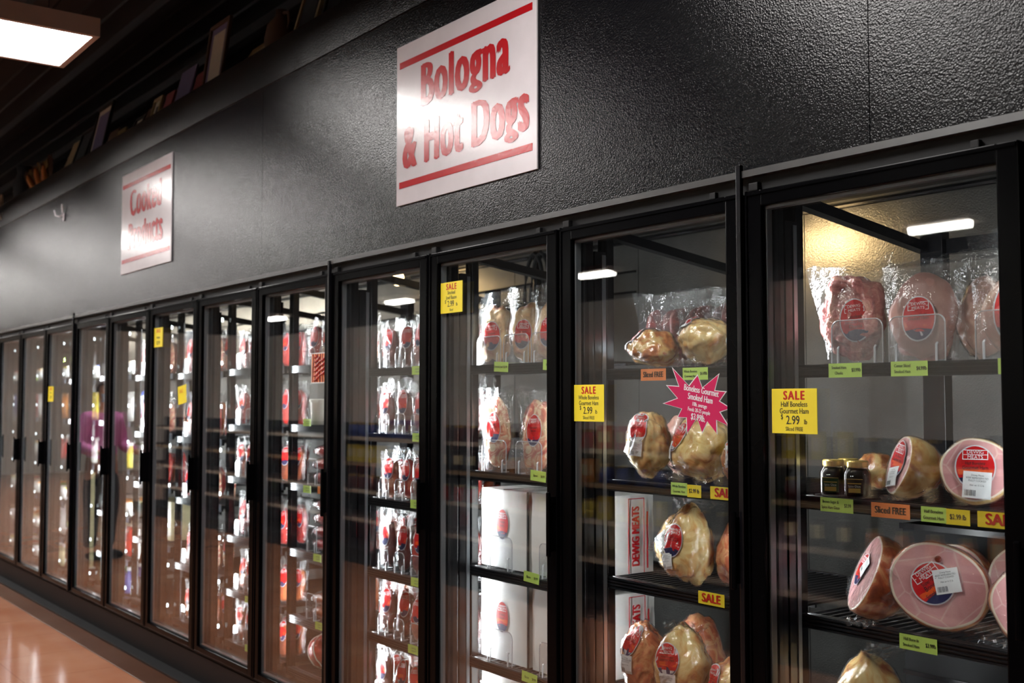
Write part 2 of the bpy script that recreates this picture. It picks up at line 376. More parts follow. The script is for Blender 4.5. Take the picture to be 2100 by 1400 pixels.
PANE1 = MB().box(.058, .704, -.006, -.002, .312, 2.088).mesh('pane', 'door_glass')
PANE1 = mesh('pane', [(.058, -.004, .312), (.704, -.004, .312), (.704, -.004, 2.088), (.058, -.004, 2.088)], [(0, 1, 2, 3)], ('door_glass',))
PANE2 = mesh('pane', [(.058, .018, .312), (.704, .018, .312), (.704, .018, 2.088), (.058, .018, 2.088)], [(0, 1, 2, 3)], ('door_glass',))
sp = MB().box(.06, .068, -.003, .017, .314, 2.086).box(.694, .702, -.003, .017, .314, 2.086).box(.068, .694, -.003, .017, .314, .322).box(.068, .694, -.003, .017, 2.078, 2.086)
SPC = sp.mesh('spacer', 'grey_spacer')
hd = MB().box(.735, .75, -.052, -.042, 1.10, 1.30, 0, .004).box(.738, .748, -.043, -.02, 1.115, 1.135).box(.738, .748, -.043, -.02, 1.265, 1.285).box(.7395, .7465, -.0425, -.02, 1.12, 1.28)
HND = hd.mesh('handle', 'black_frame')
hg = MB().box(.02, .05, -.018, .02, z1, z1+.022, 0, .003).box(.64, .66, -.014, .02, z1, z1+.018, 0, .002)
HNG = hg.mesh('hinge', 'matt_black')
for k in range(NL, NR_+1):
    d = thing('cooler_door', DOORTXT[k], 'door', (k*PW, 0, 0), group='row of glass cooler doors')
    for nm, me in (('frame', FRM), ('glass_pane', PANE1), ('glass_pane', PANE2), ('spacer', SPC), ('handle', HND), ('hinge', HNG)): obj(nm, me, d)
    if k < -12 : d['group'] = 'far end cooler doors'

# ---------------------------------------------------------------- lights
def area(name, sx, sy, power, col, parent, loc, direc, spread=180):
    L = bpy.data.lights.new(name, 'AREA'); L.shape = 'RECTANGLE'; L.size = sx; L.size_y = sy; L.energy = power; L.color = col; L.spread = radians(spread)
    o = obj(name, L, parent, loc); o.rotation_euler = Vector(direc).to_track_quat('-Z', 'Y').to_euler(); return o
LEDP = {2: 1.0, 1: 1.5, 0: 1.7, -1: 2.0, -2: 2.3, -3: 2.6, -4: 1.7, -5: 1.7, -6: 1.8}
lens = MB()
for sx_ in (-1, 1): lens.box(-.0015+sx_*.0515, .0015+sx_*.0515, .12, .134, .35, 2.05)
LENS = lens.mesh('lens', 'grey_spacer'); 
BULB = MB().tube([(.044, .103, -.011), (.044, .103, -.006), (.044, .103, .006), (.044, .103, .011)], [.003, .007, .007, .003], 8).mesh('diode', 'led_glow')
HOUSF = MB().box(-.05, .05, .0905, .096, .34, 2.06).mesh('housing', 'rack_black')
LENSF = MB().box(-.03, .03, .096, .099, .35, 2.05).mesh('lens', 'grey_spacer')
HOUS = MB().box(-.05, .05, .0905, .094, .34, 2.06).box(.044, .05, .094, .136, .34, 2.06).box(-.05, -.044, .094, .136, .34, 2.06).mesh('housing', 'rack_black')
for k in range(NL, NR_+2):
    t = thing('led_light', 'thin LED light bar behind the post %s' % ('of the far left doors' if k < -5 else 'at the right of the ' + {2: 'row end', 1: 'cut ham door', 0: 'starburst door', -1: 'white carton door', -2: 'red label pouch door', -3: 'sausage picture door', -4: 'tall narrow sixth door', -5: 'loose yellow note door'}[k]), 'light', (k*PW, 0, 0), group='LED bars behind the door posts' if k < -5 else None)
    obj('housing', HOUS if k > -4 else HOUSF, t); obj('lens', LENS if k > -4 else LENSF, t)
    if k <= -5:
        for i in range(8): obj('diode', BULB, t, (0, 0, 2.02-i*.232))
    for sx_ in (-1, 1):
        area('led', .02, 1.7, LED_W*LEDP.get(k, 4.2), (.93, .97, 1), t, (sx_*.056, .132 if k < -3 else .1565, 1.2), (sx_*.6, .8, 0), 150)
# pendant panels
def pendant(x, y, lab, glow='lamp_glow', sx=.6, sy=1.25, z=3.24):
    t = thing('pendant_light', lab, 'lamp', (x, y, z), group='pendant light panels')
    a, b = sx/2, sy/2; h = .085; f = .028
    o = MB().box(-a, -a+f, -b, b, 0, h).box(a-f, a, -b, b, 0, h).box(-a+f, a-f, -b, -b+f, 0, h).box(-a+f, a-f, b-f, b, 0, h).box(-a+f, a-f, -b+f, b-f, h-.01, h)
    obj('housing', o.mesh('housing', 'lamp_frame'), t)
    obj('diffuser', MB().box(-a+f, a-f, -b+f, b-f, .006, .012).mesh('diffuser', glow), t)
    for q in (-b+.15, b-.15): obj('wire', MB().tube([(0, q, h), (0, q, 4.5-z)], .0016, 5).mesh('wire', 'steel_trim'), t)
    return t
for i in range(-5, 2):
    x = -3.466+i*3.05
    pendant(x, -.74-.625, 'wide white pendant light panel hanging at the top left corner' if i == 0 else 'pendant light panel outside the frame, seen as a glare on the black header')
def strip(x, y):  # ceiling hung twin tube fitting
    t = thing('strip_light', 'twin tube strip light mirrored in the door glass', 'lamp', (x, y, 3.24), group='strip lights mirrored in the glass')
    obj('housing', MB().box(-.34, .34, -.2, .2, .04, .1, 0, .006).mesh('housing', 'lamp_frame'), t)
    for q in (-.09, .0, .09): obj('tube', MB().tube([(-.32+q*.6, q, .01), (.32+q*.6, q, .01)], .022, 10).mesh('tube', 'tube_glow'), t)
    area('tube_light', .6, .25, 60, (1, .97, .9), t, (0, -.22, .0), (0, -.85, -.5))
    for q in (-.3, .3): obj('wire', MB().tube([(q, 0, .09), (q, 0, 1.26)], .002, 5).mesh('wire', 'steel_trim'), t)
for x in (.8, -4.08, -9.1, -14.06, -18.9): strip(x, -7.42)
strip(-20.6, -3.2)  # extra strip, added to brighten the left wall mirrored in the far doors
for x, lab in ((-1.0, 'small warm lamp under the cooler ceiling behind the cut ham door'), (-3.8, 'small warm lamp under the cooler ceiling behind the jowl bacon door'), *((x_, 'added lamp under the cooler ceiling behind the far doors') for x_ in (-6.0, -7.3, -8.6, -10.2))):  # the far-door lamps are added to brighten the cooler back wall
    t = thing('cooler_lamp', lab, 'lamp', (x, 1.22 if x > -4 else .95, 2.388), group=None if x > -4 else 'added lamps under the cooler ceiling behind the far doors')
    obj('base', MB().lathe([(.05, -.02), (.05, 0)], 16).mesh('base', 'steel_trim'), t)
    obj('bulb', MB().lathe([(.012, -.11), (.034, -.09), (.04, -.06), (.03, -.03), (.02, -.02)], 14).mesh('bulb', 'warm_glow', True), t)
    area('bulb_light', .25, .08, (5 if x > -2 else 5) if x > -4 else 18, (1, .66, .3) if x > -4 else (1, .9, .74), t, (0, .05, -.12), (0, .85, -.5), 170)

# ---------------------------------------------------------------- hanging signs on the header
def wallsign(xc, zc, lines, lab, w_=.885, h_=.625):
    t = thing('hanging_sign', lab, 'sign', (xc, -.0075, zc))
    obj('board', MB().box(-w_/2, w_/2, -.006, 0, -h_/2, h_/2, 0, .001).mesh('board', 'sign_white'), t)
    for q in (.235, -.235): obj('stripe', MB().box(-.42, .42, -.0075, -.006, q-.0125, q+.0125).mesh('stripe', 'sign_red'), t)
    for s_, z, size, xs, dx in lines: obj('lettering', text(s_, size, 'sign_red', 0, xs, spacing=1.13, fat=.042, tall=.158), t, (dx, -.0075, z))
    return t
wallsign(-1.318, 2.652, [('Bologna', .046, .24, .64, .012), ('& Hot Dogs', -.172, .24, .6, .005)], 'white sign with red lettering Bologna & Hot Dogs on the black header')
wallsign(-4.675, 2.69, [('Cooked', .036, .24, .64, .0), ('Products', -.168, .24, .62, .0)], 'white sign with red lettering Cooked Products on the black header')
p0 = at(131, 445, -.01)
t = thing('hook', 'small white hook on the black header left of the Cooked Products sign', 'hook', p0)
obj('plate', MB().box(-.02, .02, -.004, 0, -.03, .03, 0, .001).mesh('plate', 'sign_white'), t)
obj('prong', MB().tube([(0, -.004, .02), (.0, -.03, .0), (-.03, -.05, .01), (-.05, -.055, .05)], .006, 6).tube([(0, -.01, .03), (.02, -.02, .09)], .005, 6).mesh('prong', 'sign_white'), t)

# ---------------------------------------------------------------- shelves
SH = {0: [1.679, 1.336, 1.028, .70], -1: [1.685, 1.335, 1.03, .66, .36], -2: [1.718, 1.327, .976, .642, .33], -3: [1.723, 1.448, 1.177, .879, .61, .33],
      -4: [1.754, 1.473, 1.194, .882, .569, .32], -5: [1.755, 1.46, 1.186, .874, .591, .323], -6: [1.748, 1.378, 1.021, .642, .32], -7: [1.75, 1.39, 1.07, .72, .33]}
for k in range(-13, -7): SH[k] = [1.76, 1.45, 1.14, .83, .55, .31]
SH[-9] = [1.75, 1.45, 1.14, .33]
POST = MB().box(-.015, .03, .158, .19, .26, 2.145, 0, .003).box(.002, .006, .154, .158, .3, 2.1).box(.014, .018, .154, .158, .3, 2.1).mesh('post', 'rack_black')
RPOST = MB().box(.0, .075, .78, .82, .26, 2.1, 0, .003).mesh('rear_post', 'rack_black')
ARM = MB().add([(-.004, .17, 2.115), (.03, .17, 2.115), (.03, .17, 2.145), (-.004, .17, 2.145), (-.004, .8, 2.03), (.03, .8, 2.03), (.03, .8, 2.06), (-.004, .8, 2.06)],
               [(0, 1, 2, 3), (5, 4, 7, 6), (0, 4, 5, 1), (3, 2, 6, 7), (1, 5, 6, 2), (4, 0, 3, 7)]).mesh('arm', 'rack_black')
dk = MB().box(.035, .725, .16, .175, -.02, 0).box(.035, .725, .76, .775, -.02, 0)
for i in range(24): dk.box(.04+i*.0295, .046+i*.0295, .17, .77, -.008, -.002)
for i in range(3): dk.box(.035, .725, .3+i*.16, .308+i*.16, -.016, -.008)
DECK = dk.mesh('deck', 'deck_wire')
lp = MB().box(.03, .73, .146, .156, -.033, .0)
for z in (-.003, -.012, -.022, -.031): lp.box(.03, .73, .1425, .147, z-.003, z+.001, 0)
LIP = lp.mesh('price_rail', 'lip_dark')
RKN = {0: 'behind the cut ham door', -1: 'behind the starburst door', -2: 'behind the white carton door', -3: 'behind the red pouch door', -4: 'behind the sausage picture door', -5: 'behind the sixth door from the right', -6: 'behind the loose yellow note door', -7: 'left of the loose yellow note door', -9: 'holding the tall white posts'}
SHN = ['top', 'second', 'third', 'fourth', 'fifth', 'lowest']
for k in range(-12, 1):
    t = thing('shelf_upright', 'black slotted shelf upright frame at the left ' + RKN[k].replace('behind', 'end inside') if k in RKN else 'black slotted shelf upright inside the small far doors at left', 'shelf upright', (k*PW, 0, 0), group=None if k in RKN else 'far left shelf uprights')
    obj('post', POST, t); obj('rear_post', RPOST, t); obj('arm', ARM, t)
    for i, z in enumerate(SH[k]):
        s_ = thing('wire_shelf', 'dark wire shelf, %s of its rack, %s' % (SHN[i], RKN[k]) if k in RKN else 'dark wire shelf inside the small far doors at left', 'shelf', (k*PW, 0, z), group=None if k in RKN else 'far left wire shelves')
        obj('deck', DECK, s_); obj('price_rail', LIP, s_)
t = thing('shelf_upright', 'black shelving upright at the right edge of the photo', 'shelf upright', (PW, 0, 0)); obj('post', POST, t); obj('rear_post', RPOST, t)
rb = thing('rack_rail', 'black horizontal rail joining rear uprights high behind the cut ham door', 'rail', (0, .8, 2.03))
obj('rail', MB().box(.076, PW, .0, .03, -.005, .04).mesh('rail', 'rack_black'), rb)
pr = thing('cooler_pipe', 'thin dark conduit along the top of the cooler back wall', 'pipe', (0, 1.48, 2.365)); obj('conduit', MB().tube([(-12, 0, 0), (XR, 0, 0)], .012, 8).mesh('conduit', 'rack_black'), pr)
for zz in (2.22, 2.12):
    w_ = thing('wall_cable', 'thin black cable strung across the cooler back wall, ' + ('upper' if zz > 2.2 else 'lower') + ' of two', 'cable', (0, 1.48, zz))
    obj('cable', MB().tube([(-9+.25*i, 0, .006*sin(i*1.3)) for i in range(29)], .006, 6).mesh('cable', 'matt_black'), w_)

# ---------------------------------------------------------------- price tags, stickers
def card(w_, h_, mat, curl=.0, n=6):
    mb = MB(); vs = []; fs = []
    for j, yy in enumerate((0, .0009)):
        for i in range(n+1):
            x = -w_/2+w_*i/n; c = curl*(2*abs(x)/w_)**3
            for z in (-h_/2, h_/2): vs.append((x, -yy-c, z))
    N_ = 2*(n+1)
    for i in range(n):
        a = 2*i; fs.append((N_+a, N_+a+2, N_+a+3, N_+a+1)); fs.append((a, a+1, a+3, a+2)); fs.append((a, a+2, N_+a+2, N_+a)); fs.append((a+1, N_+a+1, N_+a+3, a+3))
    fs.append((0, N_, N_+1, 1)); a = 2*n; fs.append((a, a+1, N_+a+1, N_+a))
    return mb.add(vs, fs).mesh('card', mat)
GREEN = card(.1, .036, 'paper_green', .004); GSM = card(.085, .034, 'paper_green', .003)
def rail_tag(x, z, lines, lab, w_=.1, mat='paper_green', tilt=0, group=None, cat='price tag', h_=.036, name='price_tag'):
    t = thing(name, lab, cat, (x, .1405, z-.017), (0, tilt, 0), group)
    obj('card', card(w_, h_, mat, .0008), t)
    for (s_, dx, dz, size, xs, m_) in lines: obj('lettering', text(s_, size, m_, .01, xs, fat=.05 if s_ == 'SALE' else (.03 if 'FREE' in s_ else .012)), t, (dx, -.0021, dz))
    return t
K = 'print_black'
def g3(a, b, price): return [(a, -.018, .007, .0105, .78, K), (b, -.018, -.007, .0105, .78, K), (price, .034, 0, .013, .72, K)]
rail_tag(.195, 1.679, g3('Smoked Ham', 'Chunks', '$3.99lb'), 'green shelf tag reading Smoked Ham Chunks $3.99')
rail_tag(.379, 1.679, g3('Center Sliced', 'Smoked Ham', '$4.99lb'), 'green shelf tag reading Center Sliced Smoked Ham $4.99')
rail_tag(.655, 1.679, g3('Not-Sliced', 'Smoked Ham', ''), 'green shelf tag reading Not-Sliced Smoked Ham, cut by the right edge')
rail_tag(.163, 1.336, g3('Brown Sugar &', 'Spice Ham Glaze', '$3.99'), 'green shelf tag reading Brown Sugar & Spice Ham Glaze $3.99 below the jars')
rail_tag(.32, 1.334, [('Sliced FREE', 0, 0, .024, .78, K)], 'orange sign reading Sliced FREE on the cut ham shelf', .108, 'paper_orange', cat='sign', name='shelf_sign')
rail_tag(.437, 1.334, [('Half Boneless', 0, .007, .0115, .8, K), ('Gourmet Ham', 0, -.008, .0115, .8, K)], 'green shelf tag reading Half Boneless Gourmet Ham', .066)
rail_tag(.499, 1.333, [('$2.99 lb', 0, 0, .017, .75, K)], 'yellow price card reading $2.99lb beside the Half Boneless Gourmet Ham tag', .06, 'paper_yellow')
rail_tag(.605, 1.334, [('SALE', 0, 0, .036, 1.0, 'print_red')], 'yellow SALE strip on the cut ham shelf, cut by the right edge', .115, 'paper_yellow', cat='sign', name='shelf_sign')
rail_tag(.389, 1.026, g3('Half Bone-In', 'Smoked Ham', '$3.99lb'), 'green shelf tag reading Half Bone-In Smoked Ham $3.99')
def xz(u, v, y=.14): p_ = at(u, v, y); return p_.x, p_.z+.017
x, z = xz(1340, 768); rail_tag(x, z, [('Sliced FREE', 0, 0, .024, .78, K)], 'orange sign reading Sliced FREE above the starburst shelf', .108, 'paper_orange', cat='sign', name='shelf_sign')
x, z = xz(1426, 766); rail_tag(x, z, g3('Whole Boneless', 'Gourmet Ham', '$4.49lb'), 'green shelf tag partly behind the pink starburst')
x, z = xz(1393, 1002); rail_tag(x, z, [('Whole Boneless', 0, .007, .0105, .8, K), ('Gourmet Ham', 0, -.008, .0105, .8, K)], 'green shelf tag reading Whole Boneless Gourmet Ham', .066)
x, z = xz(1424, 1007); rail_tag(x, z, [('$2.99 lb', 0, 0, .017, .75, K)], 'yellow price card reading $2.99lb under the whole hams', .055, 'paper_yellow')
x, z = xz(1487, 1012); rail_tag(x, z, [('SALE', 0, 0, .036, 1.0, 'print_red')], 'yellow SALE strip under the whole ham shelf of the starburst door', .11, 'paper_yellow', cat='sign', name='shelf_sign')
x, z = xz(1459, 1228); rail_tag(x, z, [('SALE', 0, 0, .034, 1.0, 'print_red')], 'small yellow SALE card on the third shelf of the starburst door', .1, 'paper_yellow', cat='sign', name='shelf_sign')
for u, v, a, pr_, lab in ((1028, 752, 'Smoked Jowl', '$2.99', 'green shelf tag under the jowl bacon pouches'), (1130, 748, 'Bacon', '', 'green shelf tag at the right end of the jowl bacon shelf'),
                     (1104, 976, 'Bacon', '$4.99', 'green shelf tag under the bacon pouches'), (1090, 1184, 'Bacon', '$4.99', 'green shelf tag under the upper white cartons'), (1086, 1390, 'Bacon', '$4.99', 'green shelf tag under the lower white cartons')):
    x, z = xz(u, v); rail_tag(x, z, [(a, -.014, 0, .012, .8, K), (pr_, .026, 0, .012, .8, K)], lab, .085, tilt=.05)
PLAINTAG = None
def far_tag(u, v, lab=None, w_=.08, mat='paper_green', group='small green shelf tags'):
    x, z = xz(u, v); t = thing('price_tag', lab or 'small green price tag on a shelf edge of a far door', 'price tag', (x, .1405, z-.017), group=group if not lab else None)
    obj('card', card(w_, .034, mat, .003), t); obj('lettering', text('Smoked Bratwurst\nSausage $4.99', .0105, 'print_grey', 0, .7), t, (0, -.0013, 0)); return t
for i, (u, v) in enumerate([(857, 759), (858, 897), (854, 1034), (855, 1194), (849, 1332)]):
    far_tag(u, v, 'green price tag on the %s shelf of the red label pouch door' % ['top', 'second', 'third', 'fourth', 'fifth'][i])
for u, v, l in ((631, 866, 'green price tag under the white tub'), (631, 1003, 'green price tag under the stacked ground meat'), (652, 1144, 'green price tag under the middle meat stack'), (656, 1284, 'green price tag on the lowest shelf edge of the sausage picture door')): far_tag(u, v, l)
far_tag(659, 1005, 'small orange tag under the stacked ground meat', .06, 'paper_orange')
for u, v in ((510, 1230), (510, 1330)): far_tag(u, v, 'green price tag on the %s shelf of the sixth door' % ('lower' if v < 1300 else 'lowest'))
for u, v in ((187, 779), (150, 735), (75, 775), (131, 738), (20, 806), (142, 1075)): far_tag(u, v)
SL = 'sale_sticker'
def sale(k, xc, zc, body, lab, rot=0, x_=1):
    t = thing('sale_tag', lab, 'sign', (xc, -.0245 if False else -.0065, zc), (0, rot, 0)); obj('card', card(.14, .112, 'paper_yellow', .0, 2), t)
    obj('sale_lettering', text('SALE', .031, 'print_red', .04, .85, spacing=1.25, fat=.05), t, (0, -.0013, .038))
    for s_, z, size, dx in body: obj('lettering', text(s_, size, K, .006, .8, fat=.012), t, (dx, -.0013, z))
PR = [('$', -.015, .018, -.038), ('2.99', -.0235, .031, -.004), ('lb', -.027, .017, .035)]
sale(0, .1505, 1.559, [('Half Boneless', .0165, .019, 0), ('Gourmet Ham', -.0005, .019, 0), ('Sliced FREE', -.045, .0145, 0)]+PR, 'yellow SALE tag reading Half Boneless Gourmet Ham on the door glass')
sale(-1, -.6295, 1.578, [('Whole Boneless', .0165, .018, 0), ('Gourmet Ham', -.0005, .019, 0), ('Sliced FREE', -.045, .0145, 0)]+PR, 'yellow SALE tag reading Whole Boneless Gourmet Ham on the starburst door')
sale(-2, -1.383, 1.958, [('Smoked', .0175, .019, 0), ('Jowl Bacon', -.0005, .019, 0), ('Sliced', -.045, .012, 0)]+PR, 'yellow SALE tag reading Smoked Jowl Bacon on the door glass')
sale(-6, -4.428, 1.953, [('Bologna', .0, .02, 0), ('$2.99', -.032, .03, 0)], 'yellow SALE tag high on the left of the sixth door from the picture sticker')
sale(-9, -6.71, 1.638, [('Cheese', .01, .02, 0), ('$3.99', -.025, .03, 0)], 'small yellow SALE tag on a far narrow door at left')
t = thing('hanging_note', 'loose yellow note tilted on the glass of the long yellow tag door', 'note', (-4.02, -.0065, 1.622), (0, radians(-8), 0))
obj('paper', card(.125, .1, 'paper_yellow', .006), t); obj('lettering', text('SALE', .028, 'print_red', .03, .9), t, (-.02, -.004, .02))
t = thing('picture_sticker', 'square picture of grilled sausages stuck on a door glass', 'sticker', (-2.4, -.0065, 1.728), (0, 0, 0))
obj('card', card(.165, .128, 'grill_photo', 0, 2), t)
rim = MB(); rim.box(-.0835, .0835, -.0014, -.0002, .062, .066).box(-.0835, .0835, -.0014, -.0002, -.066, -.062).box(-.0845, -.081, -.0014, -.0002, -.066, .066).box(.081, .0845, -.0014, -.0002, -.066, .066)
obj('border', rim.mesh('border', 'paper_white'), t)
lk = MB()
for i in range(6): lk.tube([(-.06+.03*j, -.0012, -.055+.02*i+.012*j-.006*(j % 2)) for j in range(5) if -.06 < -.055+.02*i+.012*j < .06], [.002, .0062, .0035, .0062, .002][:len([j for j in range(5) if -.06 < -.055+.02*i+.012*j < .06])], 8)
obj('link', lk.mesh('link', 'meat_red'), t)
# starburst traced point by point on the glass plane
SBP = [(1378, 752), (1413, 790), (1431, 767), (1441, 794), (1476, 765), (1467, 800), (1491, 802), (1477, 822), (1501, 837), (1478, 845), (1496, 874), (1471, 862), (1472, 891), (1452, 865), (1441, 889), (1430, 857), (1409, 890), (1408, 857), (1389, 856), (1398, 838), (1359, 827), (1389, 816), (1366, 789), (1392, 791)]
P3 = [at(u, v, -.006) for u, v in SBP]; cx_ = sum(p_.x for p_ in P3)/24; cz_ = sum(p_.z for p_ in P3)/24
t = thing('starburst_sticker', 'pink starburst sticker reading Boneless Gourmet Smoked Ham on the glass', 'sticker', (cx_, -.0065, cz_))
for nm, m_, sc_, yy in (('border', 'paper_white', 1.0, 0), ('burst', 'burst_pink', .945, -.0006)):
    q = [((p_.x-cx_)*sc_, (p_.z-cz_)*sc_) for p_ in P3]; n = len(q); mb = MB()
    mb.add([(a, yy, b) for a, b in q]+[(a, yy-.0006, b) for a, b in q]+[(0, yy-.0006, 0), (0, yy, 0)], [(n+i, n+(i+1) % n, 2*n) for i in range(n)]+[((i+1) % n, i, 2*n+1) for i in range(n)]+[(i, (i+1) % n, n+(i+1) % n, n+i) for i in range(n)])
    obj(nm, mb.mesh(nm, m_), t)
tilt_ = radians(9)
for s_, z, size in (('Boneless Gourmet', .036, .025), ('Smoked Ham', .0145, .025), ('10lb. average', -.004, .0155), ('Feeds 20-25 people', -.0195, .0155), ('$3.99lb.', -.038, .025)):
    obj('lettering', text(s_, size, 'paper_white', .02, .68, fat=.025), t, (.004+z*sin(tilt_)*1.0, -.0015, z), (0, tilt_, 0))

# ---------------------------------------------------------------- product builders
def bvh_of(me, mat=Matrix()): return BVHTree.FromPolygons([mat @ v.co for v in me.vertices], [tuple(p_.vertices) for p_ in me.polygons])
def wrap(me, bvh, org, A, B, N, off, name='wrap'):
    vs = []
    for v in me.vertices:
        q = org+A*v.co.x+B*v.co.z; h = bvh.ray_cast(q+N*.15, -N, .4)
        vs.append((h[0]+N*(off-v.co.y)) if h[0] is not None else q+N*(off-v.co.y-.02))
    m2 = me.copy(); m2.name = name
    for v, q in zip(m2.vertices, vs): v.co = q
    m2.update(); return m2
def subd(me, cuts=1):
    bm = bmesh.new(); bm.from_mesh(me)
    for _ in range(cuts):
        e = [x for x in bm.edges if x.calc_length() > .012]
        if e: bmesh.ops.subdivide_edges(bm, edges=e, cuts=1)
    bmesh.ops.triangulate(bm, faces=bm.faces[:]); m2 = me.copy(); bm.to_mesh(m2); bm.free(); return m2
def label_meshes(a, b):
    lb = MB(); grid_ellipse(a, b, 0, lb, 0); grid_ellipse(a*.93, b*.94, -.0005, lb, 1, z0=-b*.58); mb2 = MB()
    n = 20; pts = []                                   # navy foot of the oval
    for i in range(n+1):
        t_ = -pi/2-1.0+2.0*i/n; pts.append((a*.93*cos(t_), -.0008, b*.94*sin(t_)))
    lb.add(pts+[(0, -.0008, -b*.42)], [(i, i+1, n+1) for i in range(n)], 2)
    lb.add([(-a*.8, -.0007, -b*.36), (a*.8, -.0007, -b*.36), (a*.86, -.0007, -b*.12), (-a*.86, -.0007, -b*.12)], [(0, 1, 2, 3)], 3)
    return lb.mesh('label', ['label_silver', 'label_red', 'label_navy', 'label_orange'])
def logo_mesh(a, b):
    s_ = a*.62; z = b*.55; lb = MB(); h = s_*.42; t_ = s_*.06; y = -.0012
    for (x0, x1, z0, z1) in ((-s_, s_, h-t_, h), (-s_, s_, -h, -h+t_), (-s_, -s_+t_, -h, h), (s_-t_, s_, -h, h), (-s_, s_, -t_*.4, t_*.4)):
        lb.add([(x0, y, z+z0), (x1, y, z+z0), (x1, y, z+z1), (x0, y, z+z1)], [(0, 1, 2, 3)])
    for w_, zz in (('DEWIG', h*.5), ('MEATS', -h*.5)):
        tm = text(w_, h*1.0, 'paper_white', .03, .98); lb.add([(v.co.x, y, v.co.z+z+zz) for v in tm.vertices], [tuple(p_.vertices) for p_ in tm.polygons])
    return lb.mesh('logo', 'paper_white')
def words_mesh(a, b, lines):
    lb = MB(); zz = b*.16
    for s_ in lines:
        size = min(a*.34, 2.9*a/max(4, len(s_))); tm = text(s_, size, K, .02, .8)
        lb.add([(v.co.x, -.0013, v.co.z+zz) for v in tm.vertices], [tuple(p_.vertices) for p_ in tm.polygons]); zz -= size*1.0
    return lb.mesh('words', 'print_black')
def sticker_mesh(w_, h_):
    g = MB(); n = 6
    vs = [(-w_/2+w_*i/n, 0, -h_/2+h_*j/n) for j in range(n+1) for i in range(n+1)]
    g.add(vs, [(j*(n+1)+i, j*(n+1)+i+1, (j+1)*(n+1)+i+1, (j+1)*(n+1)+i) for j in range(n) for i in range(n)]); pr_ = MB(); y = -.0005
    def bar(x0, x1, z0, z1): pr_.add([(x0, y, z0), (x1, y, z0), (x1, y, z1), (x0, y, z1)], [(0, 1, 2, 3)])
    for i in range(9):
        x = -w_*.42+i*w_*.045; bar(x, x+w_*(.028 if i % 3 else .016), -h_*.42, -h_*.2)
    for s_, z in (('Dewig Meats', .36), ('KEEP REFRIGERATED', .25), ('FULLY COOKED', .15), ('Net wt 4.12 lb', -.02)):
        tm = text(s_, h_*.1, 'print_grey', .01, .85); pr_.add([(v.co.x*min(1, 1), y, v.co.z+z*h_) for v in tm.vertices], [tuple(p_.vertices) for p_ in tm.polygons])
    return g.mesh('sticker', 'paper_white'), pr_.mesh('print', 'print_grey')
def put_label(par, bvh, org, A, B, N, a, b, lines, off=.004, rot=0, st=None):
    A2 = A*cos(rot)+B*sin(rot); B2 = -A*sin(rot)+B*cos(rot)
    L_ = obj('label', wrap(label_meshes(a, b), bvh, org, A2, B2, N, off), par)
    obj('logo', wrap(logo_mesh(a, b), bvh, org, A2, B2, N, off), L_)
    if lines: obj('lettering', wrap(words_mesh(a, b, lines), bvh, org, A2, B2, N, off), L_)
    if st:
        dx, dz, w_, h_, r2 = st; o2 = org+A2*dx+B2*dz; A3 = A*cos(r2)+B*sin(r2); B3 = -A*sin(r2)+B*cos(r2)
        sm, pm = sticker_mesh(w_, h_); s_ = obj('weight_sticker', wrap(sm, bvh, o2, A3, B3, N, off+.0018), par); obj('print', wrap(pm, bvh, o2, A3, B3, N, off+.0018), s_)
def nz(v, f, seed): return noise.noise(Vector((v[0]*f+seed*7.3, v[1]*f-seed*3.1, v[2]*f+seed)))
def blob_mesh(rx, ry, rz, seed, amp=.08, taper=0, sub=4, grow=0, mat='ham_skin', crinkle=0, name='ham'):
    bm = bmesh.new(); bmesh.ops.create_icosphere(bm, subdivisions=sub, radius=1)
    for v in bm.verts:
        c = v.co.copy(); d = c.normalized(); e = 1+amp*nz(d, 1.3, seed)+amp*.5*nz(d, 2.9, seed+5)-amp*.35*max(0, .22-abs(nz(d, 2.2, seed+8)))/.22+amp*.1*nz(d, 9, seed+2); tp = 1-taper*(c.z+.2)*.5
        v.co = Vector((c.x*rx*tp, c.y*ry*tp, c.z*rz))*e
        if grow: v.co += d*(grow+crinkle*nz(d, 7, seed+9)+crinkle*.7*abs(nz(d, 16, seed+3)))
    bm.verts.index_update(); me = mesh(name, [v.co.copy() for v in bm.verts], [[v.index for v in f.verts] for f in bm.faces], (mat,), None, True); bm.free(); return me
def flap_mesh(pts_base, tip, wtip, seed, n=10, m_=7, amp=.012, mat='bag_film'):   # loose end of a bag: from a pinched base line to a spread ragged edge
    a, b = Vector(pts_base[0]), Vector(pts_base[1]); tip = Vector(tip); wv = (b-a); L_ = wv.length or .001; wd = wv/L_; nn = (tip-(a+b)/2).cross(wd).normalized()
    vs = []; mb = MB(); rnd = random.Random(seed)
    for j in range(m_+1):
        t_ = j/m_; c = ((a+b)/2).lerp(tip, t_); ww = L_*(1-t_)+wtip*t_
        for i in range(n+1):
            s_ = i/n-.5; z_ = amp*(.25+t_)*(sin(s_*19+seed)*.7+rnd.uniform(-.7, .7)); rag = (rnd.uniform(-.12, .12) if j == m_ else 0)*(tip-(a+b)/2).length
            vs.append(c+wd*(ww*s_)+nn*z_+(tip-(a+b)/2).normalized()*rag)
    mb.add(vs, [(j*(n+1)+i, j*(n+1)+i+1, (j+1)*(n+1)+i+1, (j+1)*(n+1)+i) for j in range(m_) for i in range(n)])
    return mb.mesh('bag_end', mat)
